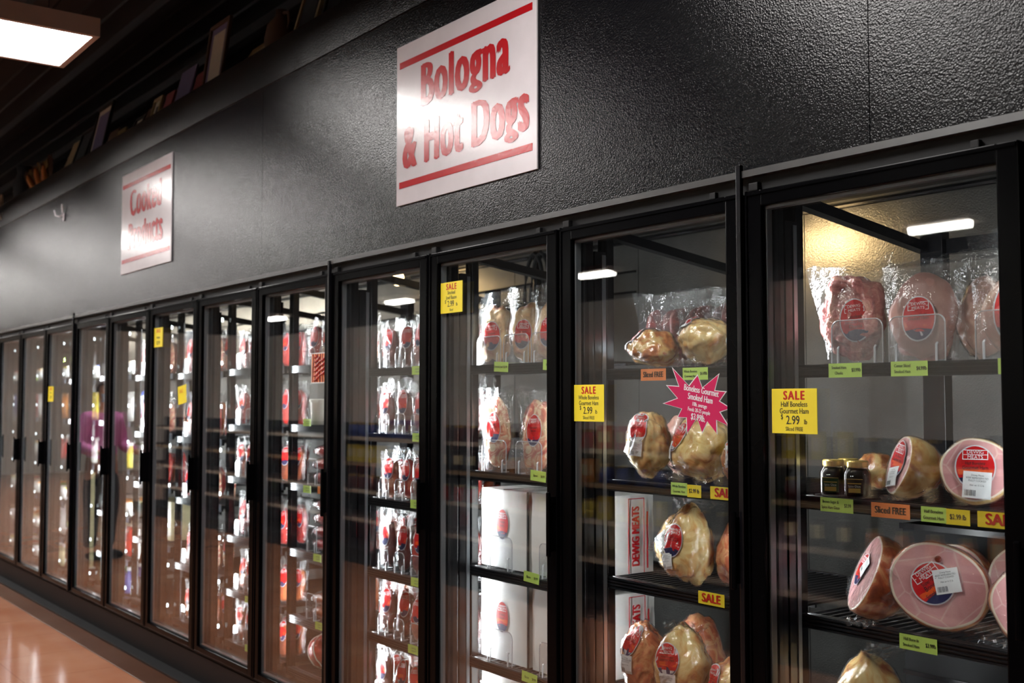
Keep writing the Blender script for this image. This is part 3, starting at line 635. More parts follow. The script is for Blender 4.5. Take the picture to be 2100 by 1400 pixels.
def whole_ham(name, lab, cat, loc, rx, ry, rz, seed, yaw, tilt=0, roll=0, taper=.25, mat='ham_skin', lines=('Whole Boneless', 'Gourmet Ham'), la=.03, lb_=.048, ldx=-.02, ldz=.02, lrot=0, st=True, flaps=(), group=None, N=None):
    t = thing(name, lab, cat, loc, (tilt, roll, yaw), group)
    hm = blob_mesh(rx, ry, rz, seed, .17, taper, 5 if la else 4, 0, mat); fm_ = blob_mesh(rx, ry, rz, seed, .17, taper, 5 if la else 4, .0028, 'vacuum_film', .003, 'film')
    rt_ = t.rotation_euler.to_matrix(); t.location.z += .002-min((rt_ @ (v.co+Vector((0, 0, rz)))).z for v in fm_.vertices)
    obj('meat', hm, t, (0, 0, rz)); obj('film', fm_, t, (0, 0, rz))
    if la:
        b_ = bvh_of(fm_, Matrix.Translation((0, 0, rz))); N = N or Vector((-.35, -1, .1)); N = N.normalized(); A = Vector((0, 0, 1)).cross(N)*-1; A = N.cross(Vector((0, 0, 1))).normalized()*1; A = Vector((-N.y, N.x, 0)).normalized(); B = N.cross(A)*1
        if B.z < 0: B = -B
        put_label(t, b_, Vector((0, 0, rz))+A*ldx+B*ldz, A, B, N, la, lb_, lines, .0025, lrot, ((.0, -lb_*1.0, la*1.7, la*1.75, lrot+.12) if st is True else st))
    for i, f_ in enumerate(flaps): obj('bag_end', flap_mesh(*f_, seed=seed+i), t)
    return t
def half_ham(name, lab, loc, R_, asp, dep, seed, yaw, tilt, roll, skin, lines, la=.045, lb_=.05, ldx=0, ldz=0, lrot=0, st=None, flaps=(), hole=None, cat='ham', zoff=None):
    t = thing(name, lab, cat, loc, (0, 0, yaw)); n = 56
    prof = [(0, 0), (.4, 0), (.8, 0), (.95, 0), (.985, .002), (1.005, .012), (1.03, .08), (1.05, .2), (1.02, .4), (.92, .62), (.72, .82), (.42, .95), (.15, 1)]
    def build(g, cr, nm, mats):
        vs = []; fs = []; fm = []
        for j, (r, d_) in enumerate(prof):
            for k in range(n):
                a = 2*pi*k/n; o_ = 1+.045*sin(2*a+seed)+.05*nz((cos(a), sin(a), 0), 1.5, seed)
                rr = r*R_*o_; yy = d_*dep; x, z = rr*cos(a), rr*sin(a)*asp
                e = nz((x*20, yy*20, z*20), 1, seed)*.004*(0 if d_ < .05 else 1); q = Vector((x, yy, z)); dr = Vector((x, (yy-dep*.4)*.5, z)).normalized()
                if d_ < .003: dr = Vector((x*.15, -1, z*.15)).normalized() if r < .9 else Vector((x, -R_, z)).normalized()
                vs.append(q+dr*(e+g+cr*nz((x*70, yy*70, z*70), 1, seed+4)))
            if j:
                for k in range(n):
                    fs.append(((j-1)*n+k, (j-1)*n+(k+1) % n, j*n+(k+1) % n, j*n+k)[::-1] if 0 else ((j-1)*n+k, j*n+k, j*n+(k+1) % n, (j-1)*n+(k+1) % n)); fm.append(0 if j < 4 else (1 if j < 6 else 2))
        fs.append(tuple((len(prof)-1)*n+k for k in range(n))); fm.append(2)
        return mesh(nm, vs, fs, mats, fm if len(mats) > 1 else [0]*len(fs), True)
    rm = Matrix.Translation((0, 0, zoff if zoff is not None else R_*asp*cos(tilt)*1.02)) @ Matrix.Rotation(tilt, 4, 'X') @ Matrix.Rotation(roll, 4, 'Y')
    hm = build(0, 0, 'ham', ['ham_cut', 'ham_fat', skin]); fl = build(.0028, .0022, 'film', ['vacuum_film'])
    zm = min((rm @ v.co).z for v in fl.vertices); rm = Matrix.Translation((0, 0, -zm+.002)) @ rm
    for me in (hm, fl): me.transform(rm)
    obj('meat', hm, t); obj('film', fl, t)
    R3 = rm.to_3x3(); A, N, B = R3 @ Vector((1, 0, 0)), R3 @ Vector((0, -1, 0)), R3 @ Vector((0, 0, 1))
    if la: put_label(t, bvh_of(fl), rm.translation+A*ldx+B*ldz, A, B, N, la, lb_, lines, .002, lrot, st)
    if hole:
        hb = MB().lathe([(.007, 0), (.008, .004), (.004, .006)], 12).mesh('bone', 'meat_dark'); hb.transform(rm @ Matrix.Translation((hole[0], -.0015, hole[1])) @ Matrix.Rotation(pi/2, 4, 'X')); obj('bone', hb, t)
    for i, f_ in enumerate(flaps): obj('bag_end', flap_mesh(*f_, seed=seed+i), t)
    return t
def pouch(name, lab, cat, loc, W0, W1, H, T, seed, yaw, lean, mat, mw, mh, mt, lines, la, lb_, lz, ldx=0, fr_=1.0, group=None, lump=.2, roll=0, nu=14, nv=18, shape='slab', stick=False, lrot=0):
    """standing film bag: W0 bottom width, W1 top width, meat slab mw x mh x mt inside"""
    t = thing(name, lab, cat, loc, (0, 0, yaw), group); rnd = random.Random(seed)
    X = Matrix.Rotation(lean, 4, 'X') @ Matrix.Rotation(roll, 4, 'Y')
    def sheet(sgn):
        vs = []
        for j in range(nv+1):
            v = j/nv; zz = H*v; ww = W0+(W1-W0)*v**1.4
            for i in range(nu+1):
                u = i/nu*2-1; prof = max(0, 1-abs(u)**3)*(max(0, 1-max(0, (zz-mh*.75)/(H-mh*.75+1e-6))**1.1) if zz > mh*.75 else min(1, .25+v*5))
                cr = nz((u*3, sgn, v*4), 2.2, seed)*.012*v+nz((u*6, sgn, v*9), 2.2, seed+2)*.006*(.2+v)
                wav = (.010*sin(u*5+seed)*v**3)
                edge = (rnd.uniform(-.005, .005)+.008*sin(u*3.3+seed)) if j == nv else 0
                vs.append((u*ww/2*(1+.02*nz((v*5, 0, sgn), 1, seed)), sgn*(T/2*prof+.001)+cr*.6+wav+v*0, zz+edge))
        return vs
    mb = MB()
    for sgn in (-1, 1):
        fs = [(j*(nu+1)+i, j*(nu+1)+i+1, (j+1)*(nu+1)+i+1, (j+1)*(nu+1)+i) for j in range(nv) for i in range(nu)]
        mb.add(sheet(sgn), fs if sgn < 0 else [f[::-1] for f in fs])
    fm_ = mb.mesh('film', 'bag_film', True); X = Matrix.Translation((0, 0, .002-min((X @ v.co).z for v in fm_.vertices))) @ X; fm_.transform(X)
    bm = bmesh.new(); bmesh.ops.create_icosphere(bm, subdivisions=3 if nu < 12 else 4, radius=1)
    for v in bm.verts:
        c = v.co; e = 2.6 if shape == 'slab' else 2.0; l = (abs(c.x)**e+abs(c.z)**e)**(1/e) or 1; rr = (c.x*c.x+c.z*c.z)**.5/l
        q = Vector((c.x*rr*mw/2, max(-1, min(1, c.y*1.5))*mt/2, c.z*rr*mh/2)); q *= 1+lump*.5*nz(c, 2.2, seed); q.y *= 1+lump*nz((c.x*3, c.y, c.z*3), 1.5, seed+1)
        v.co = q+Vector((0, 0, mh/2+.006))
    bm.verts.index_update(); mm = mesh('meat', [v.co.copy() for v in bm.verts], [[v.index for v in f.verts] for f in bm.faces], (mat,), None, True); bm.free(); mm.transform(X)
    obj('meat', mm, t); obj('film', fm_, t)
    if la:
        R3 = X.to_3x3(); A, N, B = R3 @ Vector((1, 0, 0)), R3 @ Vector((0, -1, 0)), R3 @ Vector((0, 0, 1))
        if nu >= 12: put_label(t, bvh_of(fm_), X.translation+A*ldx+B*lz, A, B, N, la, lb_, lines, .0012, lrot, stick or None)
        else:
            L_ = obj('label', wrap(label_meshes(la, lb_), bvh_of(fm_), X.translation+A*ldx+B*lz, A, B, N, .0025), t)
            obj('logo', wrap(logo_mesh(la, lb_), bvh_of(fm_), X.translation+A*ldx+B*lz, A, B, N, .0028), L_)
    return t
def stop_mesh(w_, h_):
    mb = MB(); n = 8; r = .022; pts = [(-w_/2, 0)]
    for i in range(n+1): a = pi-pi/2*i/n; pts.append((-w_/2+r+r*cos(a), h_-r+r*sin(a)))
    for i in range(n+1): a = pi/2-pi/2*i/n; pts.append((w_/2-r+r*cos(a), h_-r+r*sin(a)))
    pts.append((w_/2, 0)); N_ = len(pts)
    mb.add([(x, 0, z) for x, z in pts]+[(x, .003, z) for x, z in pts], [tuple(range(N_)), tuple(range(N_, 2*N_))[::-1]]+[(i, N_+i, N_+(i+1) % N_, (i+1) % N_) for i in range(N_)])
    plate = mb.mesh('plate', 'clear_acrylic')
    rim_ = MB().tube([(x, .0015, z) for x, z in pts], .0019, 6).mesh('rim', 'acrylic_edge')
    ft = MB()
    for q in (-w_*.36, w_*.36): ft.box(q-.003, q+.003, .003, .028, 0, .004).tube([(q, -.002, .0), (q, -.002, h_*.36), (q, .003, h_*.4)], .003, 6)
    return plate, rim_, ft.mesh('foot', 'acrylic_edge')
STOPS = {}
def stop(x, y, z, lab, w_=.15, h_=.115, group=None):
    if (w_, h_) not in STOPS: STOPS[(w_, h_)] = stop_mesh(w_, h_)
    t = thing('product_stop', lab, 'divider', (x, y, z), group=group); a, b, c = STOPS[(w_, h_)]
    obj('plate', a, t); obj('rim', b, t); obj('foot', c, t); return t

# ---------------------------------------------------------------- rightmost open view (door 0)
Z1, Z2, Z3, Z4 = [z+.0 for z in SH[0][:4]]
pouch('ham_chunk_pouch', 'clear pouch of smoked ham chunks with red oval label, leftmost on the top shelf', 'meat pack', (.188, .2, Z1), .15, .235, .262, .05, 11, .32, -.16, 'meat_chunks', .165, .22, .05, ('Smoked', 'Smoked Ham', 'Chunks'), .041, .058, .098, .012, lump=.5, roll=-.12)
pouch('sliced_ham_pouch', 'clear pouch with one wide pink ham slice and red oval label on the top shelf', 'meat pack', (.372, .215, Z1), .16, .22, .262, .055, 12, .3, -.2, 'meat_slice', .165, .215, .04, ('Center Sliced', 'Smoked Ham'), .041, .058, .098, -.005, lump=.15, shape='round', roll=-.05)
pouch('whole_slice_pouch', 'tall clear pouch of pale ham cut by the right edge on the top shelf', 'meat pack', (.61, .2, Z1), .17, .24, .31, .06, 13, .2, -.15, 'ham_pale', .15, .19, .05, ('Not-Sliced', 'Smoked Ham'), .05, .078, .105, .01, lump=.15, shape='round')
whole_ham('ham_piece', 'pale wrapped ham piece with fatty edge behind the sliced ham pouch', 'ham', (.455, .32, Z1), .058, .06, .105, 21, .2, -.3, taper=-.1, mat='ham_pale', la=0, flaps=((((-.03, 0, .2), (.03, 0, .2)), (.01, .02, .26), .12),))
pouch('ham_pouch', 'clear pouch of ham chunks behind the leftmost chunk pouch', 'meat pack', (.29, .34, Z1), .15, .23, .27, .05, 14, .3, -.12, 'meat_chunks', .14, .21, .044, (), 0, 0, 0, lump=.5)
pouch('ham_pouch', 'clear pouch rising behind the pale ham piece on the top shelf', 'meat pack', (.54, .46, Z1), .17, .24, .29, .05, 15, .1, -.1, 'ham_pale', .15, .21, .05, (), 0, 0, 0, lump=.3)
pouch('ham_pouch', 'clear pouch behind the tall cut off pouch at the right edge', 'meat pack', (.67, .33, Z1), .17, .22, .31, .05, 16, .1, -.1, 'ham_pale', .15, .21, .05, (), 0, 0, 0, lump=.3)
for x, l in ((.2145, 'in front of the ham chunk pouch'), (.385, 'in front of the wide sliced ham pouch'), (.615, 'in front of the tall cut off pouch')): stop(x, .162, Z1, 'clear plastic stop ' + l, .153, .112)
# jars
def jar(x, y, z, lab, mat):
    t = thing('glaze_jar', lab, 'jar', (x, y, z), (0, 0, .4))
    obj('glass', MB().lathe([(.024, 0), (.029, .003), (.031, .01), (.031, .062), (.027, .072), (.024, .078), (.024, .082)], 20, 0, 5).mesh('glass', 'jar_glass', True), t)
    obj('glaze', MB().lathe([(.024, .004), (.028, .007), (.0285, .06), (.024, .069), (.021, .075)], 20, 0, 5).mesh('glaze', 'jar_dark', True), t)
    obj('lid', MB().lathe([(.0265, .078), (.0275, .08), (.0275, .092), (.025, .095), (.01, .0952)], 28).mesh('lid', 'gold_lid'), t)
    L_ = obj('label', MB().box(-.021, .021, -.0335, -.031, .012, .05).mesh('label', mat), t)
    o_ = MB().box(-.017, .017, -.0342, -.0335, .037, .0395).box(-.015, .015, -.0342, -.0335, .015, .026).box(-.021, .021, -.0342, -.0335, .0485, .05); obj('gold_print', o_.mesh('gold_print', 'gold_lid'), L_)
    obj('lettering', text('Spice Glaze', .0085, 'paper_white', 0, .8), L_, (0, -.0346, .031)); return t
jar(.109, .2, Z2, 'gold lidded glaze jar with dark green label, left of two', 'jar_green'); jar(.183, .2, Z2, 'gold lidded glaze jar with brown label, right of two', 'jar_dark')
jar(.10, .275, Z2, 'gold lidded glaze jar half hidden behind the green labelled jar', 'jar_dark')
# half hams on shelf 2
GH = ('Half Boneless', 'Gourmet Ham')
half_ham('half_ham', 'cut half ham turned left with golden rind beside the glaze jars', (.29, .22, Z2), .068, 1.08, .105, 31, -.62, -.28, .1, 'ham_skin_gold', GH, .043, .05, 0, .012, 0, (.0, -.045, .062, .05, .25), flaps=((((.05, .08, .01), (.07, .05, .04)), (.10, .03, .015), .05), (((-.03, .02, .008), (.03, .02, .008)), (.0, -.04, .004), .09)))
half_ham('half_ham', 'cut half ham in shadow behind the two front boneless halves', (.41, .36, Z2), .066, 1.1, .1, 32, .2, -.2, 0, 'ham_skin', GH, .043, .05)
half_ham('half_ham', 'round cut half boneless ham facing front with large red label', (.515, .19, Z2), .073, 1.06, .12, 33, .42, -.2, 0, 'ham_skin_gold', GH, .045, .052, .0, .006, 0, (.004, -.042, .062, .062, -.06))
half_ham('half_ham', 'pale cut half ham on the second shelf cut by the right edge', (.655, .21, Z2), .068, 1.05, .12, 34, -.2, -.25, 0, 'ham_skin', GH, .04, .048, st=(.0, -.04, .05, .05, .1))
whole_ham('smoked_ham', 'smoked ham lying low behind the front cut halves', 'ham', (.44, .27, Z2), .05, .05, .045, 35, 0, mat='ham_skin', la=0)
# shelf 3
SM = ('Super-Sliced', 'Boneless', 'Smoked Ham')
half_ham('half_ham', 'cut pink half ham tipped on edge at the left of the bone-in shelf', (.20, .2, Z3), .095, 1.0, .12, 41, -.72, -.42, .3, 'ham_skin_orange', SM, .034, .044, -.022, -.002, .25, (.022, .012, .04, .05, -.2), flaps=((((-.05, .0, .01), (-.09, -.03, .05)), (-.12, .0, .085), .05), (((.03, .0, .008), (.1, .02, .012)), (.08, -.045, .01), .12), (((.09, .05, .06), (.1, .05, .14)), (.13, .03, .1), .1)))
half_ham('half_ham', 'largest cut bone-in half ham with tilted red label', (.415, .185, Z3), .118, .78, .13, 42, .42, -.2, .38, 'ham_skin_orange', SM, .05, .052, -.012, .0, 1.05, (.03, -.014, .058, .058, .60), hole=(-.022, .058), flaps=((((.05, .05, .01), (.13, .06, .04)), (.12, -.01, .006), .12),))
half_ham('half_ham', 'brownish half ham in shade behind the largest cut ham', (.53, .42, Z3), .115, .85, .12, 43, .3, -.45, .4, 'ham_skin_orange', SM, 0, 0)
half_ham('half_ham', 'dim half ham with red label behind the two front bone-in hams', (.29, .43, Z3), .1, .85, .12, 44, .1, -.15, 0, 'ham_skin_orange', SM, .04, .044)
half_ham('half_ham', 'pink half ham at the right edge of the bone-in shelf', (.65, .2, Z3), .095, 1.0, .12, 45, .25, -.3, .1, 'ham_skin_orange', SM, .045, .05, .02, 0, 1.2, flaps=((((-.07, .02, .01), (0, .02, .008)), (-.09, -.01, .006), .1),))
# shelf 4
BG = ((((-.03, 0, .212), (.03, 0, .212)), (.07, .0, .26), .11), (((-.02, 0, .215), (.02, .01, .215)), (.02, .02, .255), .05))
whole_ham('netted_ham', 'golden smoked ham tied in a clear bag at the photo bottom', 'ham', (.19, .22, Z4), .088, .08, .112, 51, .1, mat='ham_skin_gold', taper=.2, la=0, flaps=BG)
whole_ham('netted_ham', 'golden smoked ham with red label at the lower right corner', 'ham', (.45, .24, Z4), .1, .08, .098, 52, .1, mat='ham_skin_gold', taper=.1, lines=SM, la=.035, lb_=.045, ldx=-.05, ldz=.03, st=False, flaps=((((-.02, 0, .14), (.03, 0, .14)), (.05, .0, .16), .1),))
whole_ham('netted_ham', 'smoked ham low at the lower right edge of the photo', 'ham', (.64, .25, Z4), .075, .08, .07, 53, .3, mat='ham_skin', la=0)
# dark items behind on each shelf
for i, (x, y, z, r) in enumerate(((.1, .4, Z2, .06), (.18, .5, Z2, .06), (.3, .45, Z4, .08), (.10, .42, Z4, .06), (.6, .45, Z2, .06))):
    whole_ham('smoked_ham', 'smoked ham in shade at the back of the cut ham shelves', 'ham', (x, y, z), r, r, r*.85, 60+i, i*.7, mat=('ham_skin', 'ham_skin_orange')[i % 2], la=0, group='shaded hams at the back of the cut ham shelves')

def crate(x, y, z, lab, w_=.5, d_=.18, h_=.21):  # added only to keep the backs of the lower ham shelves dark
    t = thing('added_dark_crate', lab, 'crate', (x, y, z)); mb = MB().box(-w_/2, w_/2, 0, .008, 0, h_, 0, .002).box(-w_/2, w_/2, d_-.008, d_, 0, h_, 0, .002).box(-w_/2, -w_/2+.008, .008, d_-.008, 0, h_).box(w_/2-.008, w_/2, .008, d_-.008, 0, h_).box(-w_/2+.008, w_/2-.008, .008, d_-.008, 0, .008)
    obj('crate', mb.mesh('crate', 'matt_black'), t); r_ = MB()
    for q in (.25, .55): r_.box(-w_/2-.004, w_/2+.004, -.005, 0, h_*q, h_*q+.012)
    r_.box(-w_/2-.006, w_/2+.006, -.007, 0, h_-.016, h_); obj('rib', r_.mesh('rib', 'rack_black'), t)
for z, nm in ((Z3, 'bone-in ham shelf'), (Z4, 'lowest visible ham shelf')):
    crate(.37, .575, z, 'added black crate that darkens the back of the '+nm, w_=.62)

# ---------------------------------------------------------------- starburst door (-1)
A1, A2_, A3, A4, A5 = SH[-1]
WG = ('Whole Boneless', 'Gourmet Ham')
FL = ((((-.04, -.02, .012), (.02, -.03, .01)), (-.03, -.075, .004), .08),)
whole_ham('whole_ham', 'whole smoked ham with white sticker, left on the top shelf behind the starburst', 'ham', (-.58, .22, A1), .085, .075, .058, 71, -.3, mat='ham_skin', roll=.12, lines=WG, la=.03, lb_=.045, ldx=-.045, ldz=.028, lrot=-.6, st=(-.01, -.045, .055, .06, .05), N=Vector((0.22, -1, .4)))
whole_ham('whole_ham', 'pale gold whole ham above the starburst on the top shelf', 'ham', (-.375, .24, A1), .085, .075, .07, 72, .2, mat='ham_skin_gold', taper=-.1, lines=WG, la=.03, lb_=.04, ldx=-.05, ldz=.055, lrot=-.7, st=(-.01, -.02, .05, .04, -.5), N=Vector((0.32, -1, .7)), flaps=FL)
whole_ham('whole_ham', 'whole ham cut by the door frame right of the starburst on the top shelf', 'ham', (-.17, .24, A1), .085, .08, .065, 73, .2, mat='ham_skin_orange', lines=WG, la=.03, lb_=.045, ldx=-.055, ldz=.02, st=(0, -.03, .055, .06, 0), N=Vector((-0.08, -1, .3)))
for i in range(7): pouch('jerky_pouch', 'dark sliced meat pouch in the row behind the top shelf hams', 'meat pack', (-.68+.055*i, .37+.02*(i % 2), A1), .12, .16, .25, .022, 80+i, .9, -.1, 'meat_dark', .1, .19, .016, (), 0, 0, 0, group='dark pouches behind the top shelf hams', nu=8, nv=10, roll=-.1)
whole_ham('whole_ham', 'upright golden ham with full red label, left on the second shelf', 'ham', (-.605, .22, A2_), .07, .068, .105, 74, -.1, mat='ham_skin_gold', taper=.05, lines=WG, la=.036, lb_=.052, ldx=-.012, ldz=.04, lrot=.0, st=(-.004, -.064, .05, .046, -.1), N=Vector((0.52, -1, .2)), flaps=())
whole_ham('whole_ham', 'big pale gold ham partly covered by the lower tips of the starburst', 'ham', (-.385, .235, A2_), .095, .08, .095, 75, .35, mat='ham_skin_gold', taper=.1, lines=WG, la=.032, lb_=.05, ldx=-.055, ldz=.02, lrot=-.5, st=(-.01, -.052, .045, .06, -.2), N=Vector((-0.18, -1, .3)), flaps=((((-.09, -.02, .03), (-.02, -.05, .01)), (-.1, -.06, .01), .08), (((.0, -.04, .012), (.06, -.03, .012)), (.05, -.08, .005), .09)))
whole_ham('whole_ham', 'ham with white sticker at the right edge of the starburst shelf', 'ham', (-.2, .22, A2_), .07, .075, .085, 76, .5, mat='ham_skin', lines=WG, la=.03, lb_=.045, ldx=-.03, ldz=.02, st=(0, -.03, .055, .065, 0), N=Vector((0.12, -1, .2)))
whole_ham('whole_ham', 'brownish ham in shade behind the upright labelled ham', 'ham', (-.62, .4, A2_), .08, .08, .1, 77, 0, mat='ham_pale', la=0)
whole_ham('whole_ham', 'shaded ham behind the starburst on the second shelf', 'ham', (-.42, .43, A2_), .09, .08, .095, 78, 0, mat='ham_pale', la=0)
whole_ham('whole_ham', 'leaning ham with tilted label, left on the third shelf of the starburst door', 'ham', (-.57, .29, A3+.004), .075, .068, .1, 91, .1, mat='ham_skin_gold', roll=.25, taper=.15, lines=WG, la=.034, lb_=.05, ldx=.01, ldz=.01, lrot=-.75, st=(-.03, -.045, .055, .055, -.65), N=Vector((0.57, -1, .15)), flaps=((((-.03, 0, .18), (.04, 0, .19)), (.03, .02, .25), .14), (((-.07, 0, .05), (-.07, 0, .08)), (-.105, -.01, .05), .03)))
whole_ham('whole_ham', 'tall pear shaped ham with red label, right on the third shelf of the starburst door', 'ham', (-.415, .2, A3), .078, .07, .118, 92, .35, mat='ham_skin_gold', taper=.42, lines=WG, la=.034, lb_=.05, ldx=-.035, ldz=.005, lrot=-.15, st=(-.012, -.064, .045, .046, .1), N=Vector((0.17, -1, .15)), flaps=((((-.03, 0, .21), (.03, 0, .21)), (-.02, .02, .245), .1),))
whole_ham('whole_ham', 'orange brown ham mostly behind the door frame on the third shelf', 'ham', (-.27, .27, A3), .075, .075, .1, 93, .2, mat='ham_skin_orange', la=0)
whole_ham('whole_ham', 'ham with long white sticker at the lower left of the starburst door', 'ham', (-.61, .2, A4), .075, .07, .115, 94, -.3, mat='ham_skin_orange', taper=.1, lines=WG, la=.026, lb_=.05, ldx=-.005, ldz=.06, lrot=-.3, st=(.01, -.07, .045, .055, -.02), N=Vector((0.52, -1, .1)))
whole_ham('whole_ham', 'golden ham with red label at the lower right of the starburst door', 'ham', (-.435, .19, A4+.0), .085, .075, .12, 95, .2, mat='ham_skin_gold', taper=.2, lines=WG, la=.04, lb_=.05, ldx=-.03, ldz=.02, lrot=.02, st=(.0, -.065, .055, .05, 0), N=Vector((0.32, -1, .15)), flaps=((((-.05, 0, .21), (.05, 0, .215)), (.02, -.01, .25), .17),))
whole_ham('whole_ham', 'ham with red label at the far lower right behind the frame edge', 'ham', (-.24, .2, A4), .08, .075, .1, 96, .2, mat='ham_skin', lines=WG, la=.034, lb_=.05, ldx=-.03, N=Vector((-0.18, -1, .15)))
whole_ham('whole_ham', 'brown ham in shade behind the lowest hams of the starburst door', 'ham', (-.55, .37, A4), .1, .08, .12, 97, .2, mat='ham_skin_orange', la=0)

# ---------------------------------------------------------------- white carton door (-2)
B1, B2, B3, B4, B5 = SH[-2]
JB = ('Smoked', 'Jowl Bacon')
for i, (x, y, l) in enumerate(((-1.392, .2, 'left jowl bacon pouch with crinkled top'), (-1.235, .215, 'middle jowl bacon pouch with crinkled top'), (-1.07, .2, 'right jowl bacon pouch partly behind the door frame'))):
    pouch('jowl_bacon_pouch', l, 'meat pack', (x, y, B1), .15, .19, .275, .05, 100+i, .35, -.1, 'meat_jowl', .12, .205, .045, JB, .038, .055, .1, -.005, lump=.5, roll=(-.05, .04, .06)[i])
for i, x in enumerate((-1.3, -1.14)): pouch('jowl_bacon_pouch', 'jowl bacon pouch standing behind the front row', 'meat pack', (x, .31, B1), .15, .19, .265, .05, 104+i, .3, -.05, 'meat_jowl', .12, .2, .045, (), 0, 0, 0, lump=.5, nu=10, nv=12, group='jowl bacon pouches in the second row')
for x, l in ((-1.388, 'left'), (-1.224, 'middle'), (-1.06, 'right')): stop(x, .162, B1, 'clear plastic stop before the %s jowl bacon pouch' % l, .148, .105)
for i, (x, y, l) in enumerate(((-1.37, .2, 'left bacon pouch leaning left with red oval label'), (-1.155, .2, 'right bacon pouch with red oval label'))):
    pouch('bacon_pouch', l, 'meat pack', (x, y, B2), .13, .165, .30, .03, 110+i, .3, -.1, 'meat_bacon', .115, .25, .026, ('Smoked', 'Bacon'), .033, .058, .15, -.005, lump=.3, roll=(-.16, -.02)[i])
pouch('bacon_pouch', 'bacon pouch seen edge on between the two front bacon pouches', 'meat pack', (-1.27, .3, B2), .13, .16, .30, .03, 113, .9, -.1, 'meat_bacon', .115, .25, .026, (), 0, 0, 0, nu=10, nv=12)
pouch('bacon_pouch', 'bacon pouch behind the right front bacon pouch', 'meat pack', (-1.1, .3, B2), .13, .16, .29, .03, 114, .5, -.1, 'meat_bacon', .115, .25, .026, (), 0, 0, 0, nu=10, nv=12)
for x, l in ((-1.355, 'left'), (-1.15, 'right')): stop(x, .162, B2, 'clear plastic stop before the %s bacon pouch' % l, .148, .115)
def carton(x, z, lab, y=.2, group=None, h_=.285, w_=.285, dep=.32):
    t = thing('meat_carton', lab, 'box', (x, y, z), (0, 0, random.uniform(-.02, .02)), group)
    b_ = bmesh.new(); bmesh.ops.create_cube(b_, size=1); bmesh.ops.subdivide_edges(b_, edges=b_.edges[:], cuts=8, use_grid_fill=True); sd = random.random()*30
    for v in b_.verts:
        c = v.co.copy(); bl = (1-4*c.x*c.x)*(1-4*c.z*c.z); v.co = Vector((c.x*w_, (c.y+.5)*dep, (c.z+.5)*h_)); v.co.y += (-.006 if c.y < 0 else .0)*bl+.002*nz(v.co, 14, sd); v.co.x += .0025*nz(v.co, 18, sd+2)+(.004 if c.x > 0 else -.004)*(1-4*c.y*c.y)*(1-4*c.z*c.z)
    bmesh.ops.bevel(b_, geom=[e for e in b_.edges if len(e.link_faces) == 2 and e.calc_face_angle() > 1], offset=.002, segments=1, affect='EDGES')
    b_.verts.index_update(); me = mesh('box', [v.co.copy() for v in b_.verts], [[v.index for v in f.verts] for f in b_.faces], ('carton_white',)); b_.free(); obj('box', me, t)
    s_ = MB().box(-.0015, .0015, -.001, dep, h_-.001, h_+.0012).box(w_/2-.001, w_/2+.003, -.003, .004, .0, h_, 0); obj('flap_seam', s_.mesh('flap_seam', 'carton_dark'), t)
    put_label(t, bvh_of(me), Vector((0, 0, h_*.56)), Vector((1, 0, 0)), Vector((0, 0, 1)), Vector((0, -1, 0)), .039, .057, ('Smoked', 'Bacon'), .0015)
    for yy in (.04, .2):
        o_ = obj('side_lettering', text('DEWIG MEATS', .05, 'label_red', .03, .62, fat=.04), t, (w_/2+.0065, yy+.03, h_/2), (pi/2*0, -pi/2, pi/2)); o_.rotation_euler = Matrix(((0, 1, 0), (0, 0, 1), (0, 0, 0))).to_3x3().to_euler() if 0 else (0, 0, 0)
        o_.matrix_local = Matrix.Translation((w_/2+.0065, yy+.03, h_/2)) @ Matrix.Rotation(pi/2, 4, 'Z') @ Matrix.Rotation(-pi/2, 4, 'Y')
        fr_ = MB()
        for (a0, a1, c0, c1) in ((yy-.005, yy+.07, .012, .0145), (yy-.005, yy+.07, h_-.0145, h_-.012), (yy-.005, yy-.0025, .012, h_-.012), (yy+.0675, yy+.07, .012, h_-.012), (yy+.082, yy+.088, .03, h_-.06)): fr_.box(w_/2+.005, w_/2+.0062, a0, a1, c0, c1)
        obj('side_frame', fr_.mesh('side_frame', 'label_red'), t)
    return t
for z, nm in ((B3, 'upper'), (B4, 'middle')):
    carton(-1.345, z, 'white meat carton, %s row, left, with red oval label' % nm); carton(-1.037, z, 'white meat carton, %s row, right, with red lettered side' % nm)
carton(-1.345, B5, 'white meat carton with only its top showing at the photo bottom'); carton(-1.037, B5, 'white meat carton at the bottom right of the carton door')
for x, z, l in ((-1.32, B3, 'upper left'), (-1.015, B3, 'upper right'), (-1.32, B4, 'middle left'), (-1.015, B4, 'middle right')): stop(x, .162, z, 'clear plastic stop before the %s white carton' % l, .148, .12)

# ---------------------------------------------------------------- rows of pouches in the farther doors
def proto(seed, mat, w_=.105, h_=.225, T=.03, la=.028, lb_=.05, lz=.13, mh=.17, name='meat_pouch', W1=None, lump=.35):
    return pouch(name, 'x', 'meat pack', (0, 0, -5), w_, W1 or w_*1.18, h_, T, seed, 0, 0, mat, w_*.86, mh, T*.85, (), la, lb_, lz, nu=9, nv=12, lump=lump)
PR_ = {'dark': [proto(200+i, 'meat_dark') for i in range(3)], 'red': [proto(210+i, 'meat_red') for i in range(2)], 'brown': [proto(220+i, 'meat_brown') for i in range(2)], 'orange': [proto(230+i, 'meat_orange') for i in range(2)],
       'pale': [proto(240+i, 'meat_bacon') for i in range(2)]}
PLACE = {0: 'top', 1: 'second', 2: 'third', 3: 'fourth', 4: 'fifth', 5: 'lowest'}
DR = {-3: 'red label pouch door', -4: 'sausage picture door', -5: 'door left of the sausage picture', -6: 'loose yellow note door', -7: 'door left of the yellow note door', **{k: 'small far doors at left' for k in range(-12, -7)}}
NM = {'dark': 'dark red', 'red': 'red', 'brown': 'brown', 'orange': 'orange brown', 'pale': 'pale pink'}
STN = 0
